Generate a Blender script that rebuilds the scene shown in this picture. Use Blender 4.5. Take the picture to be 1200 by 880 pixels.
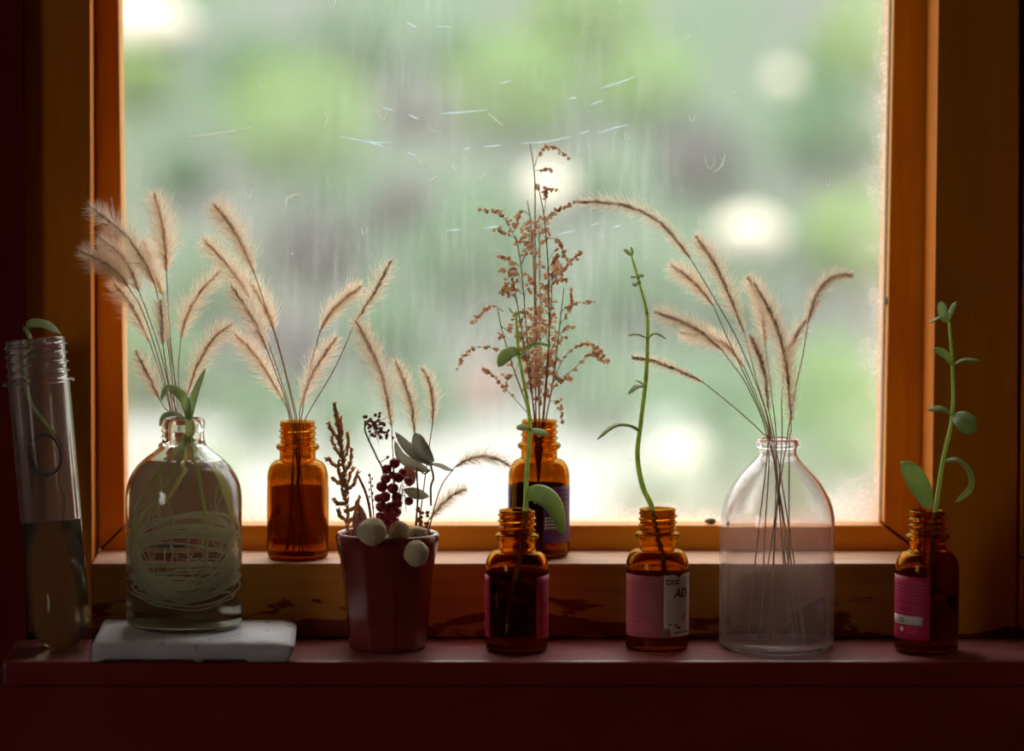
import bpy, bmesh, math, random
import numpy as np
from mathutils import Vector, Matrix, noise as mnoise

for o in list(bpy.data.objects):
    bpy.data.objects.remove(o)
random.seed(7)
SC = bpy.context.scene
COL = SC.collection
PI = math.pi

# ------------------------------------------------------------------ camera
F = 4103.0                      # focal length in pixels of the 1200x880 frame
TH = math.radians(4.6)          # pitch below the horizon
CX = 420.0                      # pixel column of the lens axis (the frame is cropped off-centre)
CAM = Vector(((CX - 600) * 0.3924e-3, -1.6, 0.2555))
cd = bpy.data.cameras.new('camera')
cam = bpy.data.objects.new('camera', cd)
COL.objects.link(cam)
cam.location = CAM
cam.rotation_euler = (PI / 2 - TH, 0, 0)
cd.sensor_width = 36.0
cd.sensor_fit = 'HORIZONTAL'
cd.lens = 36.0 * F / 1200.0
cd.shift_x = (600 - CX) / 1200.0
cd.clip_start = 0.05
cd.clip_end = 200
cd.dof.use_dof = True
cd.dof.focus_distance = 1.63
cd.dof.aperture_fstop = 4.6
SC.camera = cam

# ------------------------------------------------------------------ world, sun, added fill
w = bpy.data.worlds.new('sky')
SC.world = w
w.use_nodes = True
nt = w.node_tree
# bright overcast: the standard overcast sky, three times as bright overhead as at the horizon
tc = nt.nodes.new('ShaderNodeTexCoord')
sxyz = nt.nodes.new('ShaderNodeSeparateXYZ')
nt.links.new(tc.outputs['Generated'], sxyz.inputs[0])
mrw = nt.nodes.new('ShaderNodeMapRange')
mrw.inputs['From Min'].default_value = 0.0
mrw.inputs['From Max'].default_value = 1.0
mrw.inputs['To Min'].default_value = 2.1
mrw.inputs['To Max'].default_value = 6.3
nt.links.new(sxyz.outputs['Z'], mrw.inputs['Value'])
bg = nt.nodes['Background']
bg.inputs[0].default_value = (1.0, 0.975, 0.96, 1)
nt.links.new(mrw.outputs[0], bg.inputs[1])

sl = bpy.data.lights.new('sun', 'SUN')
sun = bpy.data.objects.new('sun', sl)
COL.objects.link(sun)
sl.energy = 1.2
sl.angle = math.radians(4)
sl.color = (1.0, 0.93, 0.82)
sun.rotation_euler = Vector((-0.42, 0.62, -0.9)).to_track_quat('-Z', 'Y').to_euler()

# fill light added in the left wall's second window, strengthening its daylight
al = bpy.data.lights.new('window_fill', 'AREA')
dl = bpy.data.objects.new('window_fill', al)
COL.objects.link(dl)
al.shape = 'RECTANGLE'
al.size = 0.80
al.size_y = 0.80
al.energy = 1.6
al.color = (1.0, 0.94, 0.90)
dl.location = (-1.62, -1.70, 0.42)
dl.rotation_euler = (PI / 2, 0, -PI / 2)

SC.view_settings.view_transform = 'Standard'
SC.view_settings.look = 'None'
SC.view_settings.exposure = 0.0
SC.view_settings.gamma = 1.0
SC.view_settings.use_curve_mapping = False
SC.cycles.max_bounces = 20
SC.cycles.diffuse_bounces = 4
SC.cycles.glossy_bounces = 6
SC.cycles.transmission_bounces = 18
SC.cycles.transparent_max_bounces = 24
SC.cycles.use_denoising = True
SC.cycles.sample_clamp_indirect = 16.0

# ------------------------------------------------------------------ pixel rays
UP = Vector((0, math.sin(TH), math.cos(TH)))
FW = Vector((0, math.cos(TH), -math.sin(TH)))
RT = Vector((1, 0, 0))


def ray(x, y):
    return RT * ((x - CX) / F) + UP * ((440 - y) / F) + FW


def P(x, y, Y):                       # the point of plane y = Y seen at a pixel
    d = ray(x, y)
    return CAM + d * ((Y - CAM.y) / d.y)


def PZ(x, y, Z):                      # the point of plane z = Z seen at a pixel
    d = ray(x, y)
    return CAM + d * ((Z - CAM.z) / d.z)


S = 0.3924e-3                         # metres per pixel at the row of bottles


# ------------------------------------------------------------------ object helpers
ORG = {}


def empty(name, loc, label=None, cat=None, group=None, kind=None):
    o = bpy.data.objects.new(name, None)
    o.empty_display_size = 0.01
    COL.objects.link(o)
    o.location = loc
    ORG[o] = Vector(loc)
    tag(o, label, cat, group, kind)
    return o


def tag(o, label=None, cat=None, group=None, kind=None):
    if label: o['label'] = label
    if cat: o['category'] = cat
    if group: o['group'] = group
    if kind: o['kind'] = kind
    return o


def mobj(name, geo, mat, parent=None, smooth=True, origin=None, label=None, cat=None, group=None, kind=None):
    v, f = geo
    org = ORG[parent] if parent is not None else (Vector(origin) if origin is not None else Vector((0, 0, 0)))
    me = bpy.data.meshes.new(name)
    me.from_pydata([(p[0] - org.x, p[1] - org.y, p[2] - org.z) for p in v], [], f)
    if smooth:
        me.polygons.foreach_set('use_smooth', [True] * len(me.polygons))
    me.materials.append(mat)
    me.update()
    o = bpy.data.objects.new(name, me)
    COL.objects.link(o)
    if parent is not None:
        o.parent = parent
    else:
        o.location = org
    ORG[o] = org
    tag(o, label, cat, group, kind)
    return o


def join(*geos):
    V, Fc = [], []
    for v, f in geos:
        n = len(V)
        V += [tuple(p) for p in v]
        Fc += [tuple(i + n for i in q) for q in f]
    return V, Fc


def prism_y(poly, y0, y1):
    """poly: list of (x, z), counter-clockwise seen from -y; extruded from y0 to y1."""
    n = len(poly)
    v = [(x, y0, z) for x, z in poly] + [(x, y1, z) for x, z in poly]
    f = [tuple(range(n)), tuple(range(2 * n - 1, n - 1, -1))]
    for i in range(n):
        j = (i + 1) % n
        f.append((j, i, n + i, n + j))
    return v, f


def box(x0, x1, y0, y1, z0, z1):
    return prism_y([(x0, z0), (x1, z0), (x1, z1), (x0, z1)], y0, y1)


def bevelled(o, width=0.0008, seg=2):
    m = o.modifiers.new('bevel', 'BEVEL')
    m.width = width
    m.segments = seg
    m.limit_method = 'ANGLE'
    return o


def lathe_rows(c, rows, seg=64, fn=None, tilt=None):
    """rows: list of (r, z); fn(r, z, theta) may change the radius."""
    v, f = [], []
    for (r, z) in rows:
        for j in range(seg):
            t = 2 * PI * j / seg
            rr = fn(r, z, t) if fn else r
            p = Vector((rr * math.cos(t), rr * math.sin(t), z))
            if tilt is not None:
                p = tilt @ p
            v.append((c[0] + p.x, c[1] + p.y, c[2] + p.z))
    for i in range(len(rows) - 1):
        for j in range(seg):
            k = (j + 1) % seg
            f.append((i * seg + j, i * seg + k, (i + 1) * seg + k, (i + 1) * seg + j))
    return v, f


def catmull(pts, n):
    pts = [Vector(p) for p in pts]
    if len(pts) < 3:
        return [pts[0].lerp(pts[-1], i / (n - 1)) for i in range(n)]
    e = [pts[0] * 2 - pts[1]] + pts + [pts[-1] * 2 - pts[-2]]
    out = []
    m = len(pts) - 1
    for i in range(n):
        u = i / (n - 1) * m
        k = min(int(u), m - 1)
        t = u - k
        a, b, c, d = e[k], e[k + 1], e[k + 2], e[k + 3]
        out.append(0.5 * (2 * b + (c - a) * t + (2 * a - 5 * b + 4 * c - d) * t * t + (3 * b - a - 3 * c + d) * t ** 3))
    return out


def tube(path, radii, sides=6):
    n = len(path)
    if not hasattr(radii, '__len__'):
        radii = [radii] * n
    v, f = [], []
    nrm = None
    for i, p in enumerate(path):
        t = (path[min(i + 1, n - 1)] - path[max(i - 1, 0)])
        t = t.normalized() if t.length > 1e-9 else Vector((0, 0, 1))
        if nrm is None:
            nrm = t.orthogonal().normalized()
        nrm = (nrm - t * nrm.dot(t))
        nrm = nrm.normalized() if nrm.length > 1e-6 else t.orthogonal().normalized()
        b = t.cross(nrm)
        for j in range(sides):
            a = 2 * PI * j / sides
            q = p + (nrm * math.cos(a) + b * math.sin(a)) * radii[i]
            v.append(tuple(q))
    for i in range(n - 1):
        for j in range(sides):
            k = (j + 1) % sides
            f.append((i * sides + j, i * sides + k, (i + 1) * sides + k, (i + 1) * sides + j))
    f.append(tuple(reversed(range(sides))))
    f.append(tuple(range((n - 1) * sides, n * sides)))
    return v, f


def blade(path, width, thick, normal, shape=0.75, cup=0.0, sides=8, stalk=0.12, pos=0.9):
    """a leaf with real thickness along a path; normal = direction its upper face looks."""
    n = len(path)
    normal = Vector(normal)
    v, f = [], []
    for i, p in enumerate(path):
        u = i / (n - 1)
        t = (path[min(i + 1, n - 1)] - path[max(i - 1, 0)]).normalized()
        sd = t.cross(normal)
        sd = sd.normalized() if sd.length > 1e-6 else t.orthogonal().normalized()
        nn = sd.cross(t).normalized()
        wv = max(stalk * (1 - u), math.sin(PI * min(1, u ** pos)) ** shape) if 0 < u < 1 else (stalk if u == 0 else 0.03)
        hw = width * 0.5 * wv
        ht = max(thick * 0.5 * (0.35 + 0.65 * wv), 1e-5) if u < 1 else thick * 0.1
        for j in range(sides):
            a = 2 * PI * j / sides
            x = math.cos(a)
            q = p + sd * (hw * x) + nn * (ht * math.sin(a) + cup * width * wv * x * x)
            v.append(tuple(q))
    for i in range(n - 1):
        for j in range(sides):
            k = (j + 1) % sides
            f.append((i * sides + j, i * sides + k, (i + 1) * sides + k, (i + 1) * sides + j))
    f.append(tuple(reversed(range(sides))))
    f.append(tuple(range((n - 1) * sides, n * sides)))
    return v, f


def ico(sub=1):
    bm = bmesh.new()
    bmesh.ops.create_icosphere(bm, subdivisions=sub, radius=1)
    v = [x.co.copy() for x in bm.verts]
    f = [tuple(q.index for q in fc.verts) for fc in bm.faces]
    bm.free()
    return v, f


ICO1, ICO2, ICO3 = ico(1), ico(2), ico(3)


def blob(c, r, base=ICO2, sx=1, sy=1, sz=1, rough=0.0, freq=300.0, rot=None):
    c = Vector(c)
    out = []
    for p in base[0]:
        q = p.copy()
        if rough:
            q = q * (1 + rough * mnoise.noise(c * 91 + p * (freq * r)))
        q = Vector((q.x * sx, q.y * sy, q.z * sz)) * r
        if rot is not None:
            q = rot @ q
        out.append(tuple(c + q))
    return out, base[1]


# ------------------------------------------------------------------ materials
def nmat(name):
    m = bpy.data.materials.new(name)
    m.use_nodes = True
    return m, m.node_tree.nodes, m.node_tree.links


def ramp(nodes, stops, interp='LINEAR'):
    r = nodes.new('ShaderNodeValToRGB')
    cr = r.color_ramp
    cr.interpolation = interp
    while len(cr.elements) < len(stops):
        cr.elements.new(0.5)
    for e, (p, c) in zip(cr.elements, stops):
        e.position = p
        e.color = (c, c, c, 1) if isinstance(c, (int, float)) else (*c, 1)
    return r


def coords(nodes, links, scale=(1, 1, 1)):
    g = nodes.new('ShaderNodeNewGeometry')
    mp = nodes.new('ShaderNodeMapping')
    mp.inputs['Scale'].default_value = scale
    links.new(g.outputs['Position'], mp.inputs['Vector'])
    return mp.outputs[0]


def plain(name, c1, c2=None, rough=0.5, scale=80.0, stretch=(1, 1, 1), bump=0.0, bscale=400.0, coat=0.0, spec=0.5, trans=0.0, sub=0.0, metal=0.0, detail=4):
    """painted, leafy or ceramic surface: two tones mixed by noise, fine relief."""
    m, N, L = nmat(name)
    b = N['Principled BSDF']
    c2 = c2 or c1
    co = coords(N, L, stretch)
    t = N.new('ShaderNodeTexNoise')
    t.inputs['Scale'].default_value = scale
    t.inputs['Detail'].default_value = detail
    L.new(co, t.inputs['Vector'])
    r = ramp(N, [(0.36, c1), (0.64, c2)])
    L.new(t.outputs['Fac'], r.inputs[0])
    L.new(r.outputs[0], b.inputs['Base Color'])
    b.inputs['Roughness'].default_value = rough
    b.inputs['Specular IOR Level'].default_value = spec
    b.inputs['Coat Weight'].default_value = coat
    b.inputs['Coat Roughness'].default_value = 0.15
    b.inputs['Metallic'].default_value = metal
    if sub:                            # watery tissue that light soaks through
        b.inputs['Subsurface Weight'].default_value = sub
        b.inputs['Subsurface Radius'].default_value = (1.0, 1.0, 0.8)
        b.inputs['Subsurface Scale'].default_value = 0.0015
    if bump:
        t2 = N.new('ShaderNodeTexNoise')
        t2.inputs['Scale'].default_value = bscale
        L.new(co, t2.inputs['Vector'])
        bp = N.new('ShaderNodeBump')
        bp.inputs['Strength'].default_value = bump
        bp.inputs['Distance'].default_value = 0.001
        L.new(t2.outputs['Fac'], bp.inputs['Height'])
        L.new(bp.outputs[0], b.inputs['Normal'])
    if trans > 0:                      # thin leaves and dry bristles let light through
        out = N['Material Output']
        tl = N.new('ShaderNodeBsdfTranslucent')
        L.new(r.outputs[0], tl.inputs['Color'])
        mx = N.new('ShaderNodeMixShader')
        mx.inputs[0].default_value = trans
        L.new(b.outputs[0], mx.inputs[1])
        L.new(tl.outputs[0], mx.inputs[2])
        L.new(mx.outputs[0], out.inputs['Surface'])
    return m


def glass(name, col, ior=1.5, rough=0.0, film=None, film_amt=0.0, film_scale=60.0):
    m, N, L = nmat(name)
    N.remove(N['Principled BSDF'])
    out = N['Material Output']
    g = N.new('ShaderNodeBsdfGlass')
    g.inputs['Color'].default_value = (*col, 1)
    g.inputs['IOR'].default_value = ior
    g.inputs['Roughness'].default_value = rough
    if film:
        tl = N.new('ShaderNodeBsdfTranslucent')
        tl.inputs['Color'].default_value = (*film, 1)
        df = N.new('ShaderNodeBsdfDiffuse')
        df.inputs['Color'].default_value = (*film, 1)
        ad = N.new('ShaderNodeMixShader')
        L.new(tl.outputs[0], ad.inputs[1])
        L.new(df.outputs[0], ad.inputs[2])
        t = N.new('ShaderNodeTexNoise')
        t.inputs['Scale'].default_value = film_scale
        t.inputs['Detail'].default_value = 8
        t.inputs['Roughness'].default_value = 0.75
        L.new(coords(N, L), t.inputs['Vector'])
        r = ramp(N, [(0.35, film_amt * 0.35), (0.7, film_amt)])
        L.new(t.outputs['Fac'], r.inputs[0])
        mx = N.new('ShaderNodeMixShader')
        L.new(r.outputs[0], mx.inputs[0])
        L.new(g.outputs[0], mx.inputs[1])
        L.new(ad.outputs[0], mx.inputs[2])
        L.new(mx.outputs[0], out.inputs['Surface'])
    else:
        L.new(g.outputs[0], out.inputs['Surface'])
    return m


def wood(name, c1, c2, axis, rough=0.45, coat=0.2, smear=None, smear_z=None):
    """varnished wood with grain along an axis; smear = (colour, height it fades out at, threshold) for slopped paint."""
    m, N, L = nmat(name)
    b = N['Principled BSDF']
    sc = {'x': (2.5, 30, 30), 'z': (30, 30, 2.5)}[axis]
    co = coords(N, L, sc)
    t = N.new('ShaderNodeTexNoise')
    t.inputs['Scale'].default_value = 4.5
    t.inputs['Detail'].default_value = 6
    t.inputs['Distortion'].default_value = 0.6
    L.new(co, t.inputs['Vector'])
    r = ramp(N, [(0.3, c1), (0.7, c2)])
    L.new(t.outputs['Fac'], r.inputs[0])
    colour = r.outputs[0]
    if smear:
        sc_, ztop, thr = smear
        g = N.new('ShaderNodeNewGeometry')
        sp = N.new('ShaderNodeSeparateXYZ')
        L.new(g.outputs['Position'], sp.inputs[0])
        mr = N.new('ShaderNodeMapRange')
        mr.inputs['From Min'].default_value = 0.0
        mr.inputs['From Max'].default_value = ztop
        mr.inputs['To Min'].default_value = 0.24
        mr.inputs['To Max'].default_value = -0.22
        L.new(sp.outputs['Z'], mr.inputs['Value'])
        t3 = N.new('ShaderNodeTexNoise')
        t3.inputs['Scale'].default_value = 26
        t3.inputs['Detail'].default_value = 5
        t3.inputs['Distortion'].default_value = 0.9
        L.new(coords(N, L, (0.9, 1, 2.6)), t3.inputs['Vector'])
        ad = N.new('ShaderNodeMath')
        L.new(t3.outputs['Fac'], ad.inputs[0])
        L.new(mr.outputs[0], ad.inputs[1])
        rr = ramp(N, [(thr, 0.0), (thr + 0.03, 0.9)])
        L.new(ad.outputs[0], rr.inputs[0])
        mx = N.new('ShaderNodeMix')
        mx.data_type = 'RGBA'
        L.new(rr.outputs[0], mx.inputs['Factor'])
        L.new(colour, mx.inputs['A'])
        mx.inputs['B'].default_value = (*sc_, 1)
        colour = mx.outputs['Result']
    L.new(colour, b.inputs['Base Color'])
    b.inputs['Roughness'].default_value = rough
    b.inputs['Specular IOR Level'].default_value = 0.25
    b.inputs['Coat Weight'].default_value = coat
    b.inputs['Coat Roughness'].default_value = 0.3
    bp = N.new('ShaderNodeBump')
    bp.inputs['Strength'].default_value = 0.25
    bp.inputs['Distance'].default_value = 0.0006
    L.new(t.outputs['Fac'], bp.inputs['Height'])
    L.new(bp.outputs[0], b.inputs['Normal'])
    return m


M = {}
M['sash_v'] = wood('sash_wood_upright', (0.80, 0.28, 0.005), (0.92, 0.38, 0.012), 'z')
M['sash_h'] = wood('sash_wood_level', (0.80, 0.28, 0.005), (0.92, 0.38, 0.012), 'x')
M['casing'] = wood('casing_wood', (0.60, 0.175, 0.003), (0.68, 0.215, 0.006), 'z', rough=0.75, coat=0.0, smear=((0.16, 0.012, 0.012), 0.02, 0.64))
M['sill'] = wood('sill_wood', (0.54, 0.22, 0.03), (0.68, 0.30, 0.05), 'x', rough=0.55, coat=0.05, smear=((0.20, 0.015, 0.015), 0.045, 0.67))
M['red'] = plain('red_gloss_paint', (0.22, 0.012, 0.016), (0.27, 0.022, 0.026), rough=0.36, scale=30, bump=0.25, bscale=120, stretch=(0.6, 1, 1))
M['red_wall'] = plain('dark_red_paint', (0.15, 0.004, 0.004), (0.18, 0.008, 0.006), rough=0.7, scale=12, spec=0.15)
M['room'] = plain('ochre_plaster', (0.30, 0.17, 0.08), (0.36, 0.2, 0.1), rough=0.9, scale=6)
M['boards'] = plain('brown_floor', (0.12, 0.06, 0.03), (0.17, 0.09, 0.05), rough=0.7, scale=5, stretch=(8, 1, 1))
M['bead'] = plain('dusty_putty', (0.52, 0.42, 0.30), (0.62, 0.54, 0.42), rough=0.9, scale=300)
M['amber'] = glass('amber_glass', (0.735, 0.455, 0.11), 1.5)
M['clear'] = glass('clear_glass', (0.975, 0.985, 0.97), 1.48, film=(0.92, 0.80, 0.66), film_amt=0.05, film_scale=90)
M['dusty_glass'] = glass('dusty_clear_glass', (0.985, 0.975, 0.98), 1.46, film=(0.95, 0.79, 0.71), film_amt=0.14, film_scale=420)
M['plastic'] = glass('clear_plastic', (0.93, 0.92, 0.91), 1.4, film=(0.8, 0.75, 0.72), film_amt=0.10)
M['water'] = glass('water', (0.99, 0.985, 0.93), 1.333)
M['murky'] = glass('murky_water', (0.86, 0.82, 0.66), 1.333)
M['white'] = plain('white_paint', (0.66, 0.65, 0.66), (0.74, 0.73, 0.74), rough=0.6, scale=60, bump=0.5, bscale=220)
M['pot'] = plain('red_glaze', (0.20, 0.018, 0.024), (0.25, 0.026, 0.03), rough=0.22, scale=40, coat=0.6, bump=0.08, bscale=90)
M['soil'] = plain('dry_filling', (0.05, 0.035, 0.025), (0.10, 0.07, 0.05), rough=1.0, scale=400)
M['straw'] = plain('straw_stem', (0.52, 0.32, 0.16), (0.66, 0.44, 0.25), rough=0.6, scale=60, trans=0.4)
M['spike'] = plain('seed_spike', (0.36, 0.17, 0.075), (0.48, 0.24, 0.115), rough=0.8, scale=300, trans=0.3)
M['bristle'] = plain('bristles', (0.94, 0.78, 0.59), (0.98, 0.87, 0.71), rough=0.7, scale=200, trans=0.72)
M['twig'] = plain('brown_twig', (0.36, 0.15, 0.07), (0.46, 0.21, 0.10), rough=0.7, scale=200)
M['bud'] = plain('dry_bud', (0.86, 0.64, 0.46), (0.97, 0.87, 0.72), rough=0.8, scale=350, trans=0.6)
M['leaf'] = plain('succulent_leaf', (0.44, 0.56, 0.24), (0.56, 0.67, 0.32), rough=0.4, scale=120, trans=0.5)
M['leaf_pale'] = plain('pale_leaf', (0.58, 0.70, 0.38), (0.66, 0.78, 0.48), rough=0.45, scale=120, trans=0.5)
M['stem'] = plain('green_stem', (0.60, 0.74, 0.20), (0.68, 0.82, 0.28), rough=0.4, scale=150, trans=0.5)
M['root'] = plain('pale_root', (0.97, 0.95, 0.76), (0.99, 0.98, 0.86), rough=0.5, scale=200, trans=0.65)
M['root_green'] = plain('greenish_root', (0.80, 0.82, 0.42), (0.92, 0.93, 0.58), rough=0.5, scale=120, trans=0.65)
M['dark_root'] = plain('dark_root', (0.05, 0.045, 0.03), (0.09, 0.08, 0.05), rough=0.7, scale=200)
M['cypress'] = plain('dried_cypress', (0.86, 0.62, 0.28), (0.95, 0.70, 0.36), rough=0.8, scale=150, trans=0.5)
M['berry'] = plain('red_berry', (0.34, 0.014, 0.028), (0.46, 0.028, 0.045), rough=0.35, scale=300, bump=0.4, bscale=900)
M['berry_dark'] = plain('dark_berry', (0.50, 0.22, 0.15), (0.58, 0.27, 0.18), rough=0.7, scale=400, trans=0.3, bump=0.4, bscale=900)
M['pod'] = plain('pale_pod', (0.74, 0.62, 0.36), (0.84, 0.73, 0.47), rough=0.9, scale=500, bump=0.9, bscale=500)
M['grey_leaf'] = plain('grey_green_leaf', (0.62, 0.64, 0.52), (0.72, 0.73, 0.62), rough=0.7, scale=150, trans=0.4)
M['purple_leaf'] = plain('purple_leaf', (0.48, 0.26, 0.28), (0.58, 0.34, 0.35), rough=0.6, scale=150, trans=0.25)
M['pebble'] = plain('grey_pebble', (0.16, 0.14, 0.13), (0.24, 0.22, 0.2), rough=0.8, scale=600)
M['iron'] = plain('old_iron', (0.10, 0.085, 0.07), (0.16, 0.13, 0.1), rough=0.6, scale=600, metal=0.4)
M['pink'] = plain('pink_paper', (0.62, 0.13, 0.17), (0.68, 0.17, 0.21), rough=0.6, scale=200, trans=0.1)
M['magenta'] = plain('magenta_paper', (0.60, 0.010, 0.085), (0.68, 0.02, 0.11), rough=0.5, scale=200, trans=0.1)
M['paper'] = plain('white_paper', (0.84, 0.76, 0.66), (0.90, 0.82, 0.74), rough=0.8, scale=200, trans=0.1)
M['purple'] = plain('purple_paper', (0.13, 0.022, 0.18), (0.16, 0.03, 0.22), rough=0.5, scale=200, trans=0.1)
M['brown_paper'] = plain('brown_paper', (0.62, 0.42, 0.28), (0.70, 0.48, 0.33), rough=0.8, scale=90, trans=0.6)
M['tan_paper'] = plain('tan_paper', (0.88, 0.68, 0.52), (0.92, 0.74, 0.60), rough=0.8, scale=90, trans=0.5)
M['violet_ink'] = plain('violet_ink', (0.34, 0.16, 0.40), rough=0.6)
M['navy'] = plain('navy_ink', (0.012, 0.012, 0.05), rough=0.6)
M['grey_ink'] = plain('pale_ink', (0.50, 0.36, 0.40), rough=0.6)
M['pink_ink'] = plain('pink_ink', (0.62, 0.26, 0.34), rough=0.6)
M['red_ink'] = plain('red_ink', (0.62, 0.10, 0.04), rough=0.6, trans=0.6)
M['wine_ink'] = plain('wine_ink', (0.70, 0.12, 0.22), rough=0.6)
M['rose_ink'] = plain('rose_ink', (0.66, 0.20, 0.24), rough=0.6)
M['orange_ink'] = plain('orange_ink', (0.5, 0.2, 0.08), rough=0.6)
M['scratch'] = plain('scratch', (0.82, 0.93, 1.0), rough=0.5, trans=0.85)
M['spot'] = plain('dried_drop', (0.85, 0.85, 0.78), rough=0.7, trans=0.8)

# dotted white paint on the slab: blue specks
m, N, L = M['white'], M['white'].node_tree.nodes, M['white'].node_tree.links
vo = N.new('ShaderNodeTexVoronoi')
vo.inputs['Scale'].default_value = 75
L.new(coords(N, L, (1, 1, 0.1)), vo.inputs['Vector'])
rv = ramp(N, [(0.10, 1.0), (0.15, 0.0)])
L.new(vo.outputs['Distance'], rv.inputs[0])
src = N['Principled BSDF'].inputs['Base Color'].links[0].from_socket
mx = N.new('ShaderNodeMix')
mx.data_type = 'RGBA'
L.new(rv.outputs[0], mx.inputs['Factor'])
L.new(src, mx.inputs['A'])
mx.inputs['B'].default_value = (0.22, 0.22, 0.48, 1)
L.new(mx.outputs['Result'], N['Principled BSDF'].inputs['Base Color'])

# pale dust tint added to brighten the level tops of the ledge and sill
for key, amt in (('red', 0.17), ('sill', 0.45)):
    m, N, L = M[key], M[key].node_tree.nodes, M[key].node_tree.links
    g = N.new('ShaderNodeNewGeometry')
    sp = N.new('ShaderNodeSeparateXYZ')
    L.new(g.outputs['True Normal'], sp.inputs[0])
    r1 = ramp(N, [(0.7, 0.0), (0.95, amt)])
    L.new(sp.outputs['Z'], r1.inputs[0])
    tn = N.new('ShaderNodeTexNoise')
    tn.inputs['Scale'].default_value = 90
    tn.inputs['Detail'].default_value = 6
    L.new(coords(N, L, (0.5, 1, 1)), tn.inputs['Vector'])
    r2 = ramp(N, [(0.3, 0.6), (0.7, 1.3)])
    L.new(tn.outputs['Fac'], r2.inputs[0])
    mu = N.new('ShaderNodeMath')
    mu.operation = 'MULTIPLY'
    L.new(r1.outputs[0], mu.inputs[0])
    L.new(r2.outputs[0], mu.inputs[1])
    src = N['Principled BSDF'].inputs['Base Color'].links[0].from_socket
    mx = N.new('ShaderNodeMix')
    mx.data_type = 'RGBA'
    L.new(mu.outputs[0], mx.inputs['Factor'])
    L.new(src, mx.inputs['A'])
    mx.inputs['B'].default_value = (0.66, 0.54, 0.50, 1)
    L.new(mx.outputs['Result'], N['Principled BSDF'].inputs['Base Color'])

# ------------------------------------------------------------------ window pane material: clear sheet, film of dust, streaks, grime at the edges
YS, YG = 0.080, 0.094           # front of the sash, front of the glass
gl = P(147, 612, YG); gr = P(1031, 607, YG); gt = P(140, -760, YG)


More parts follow.
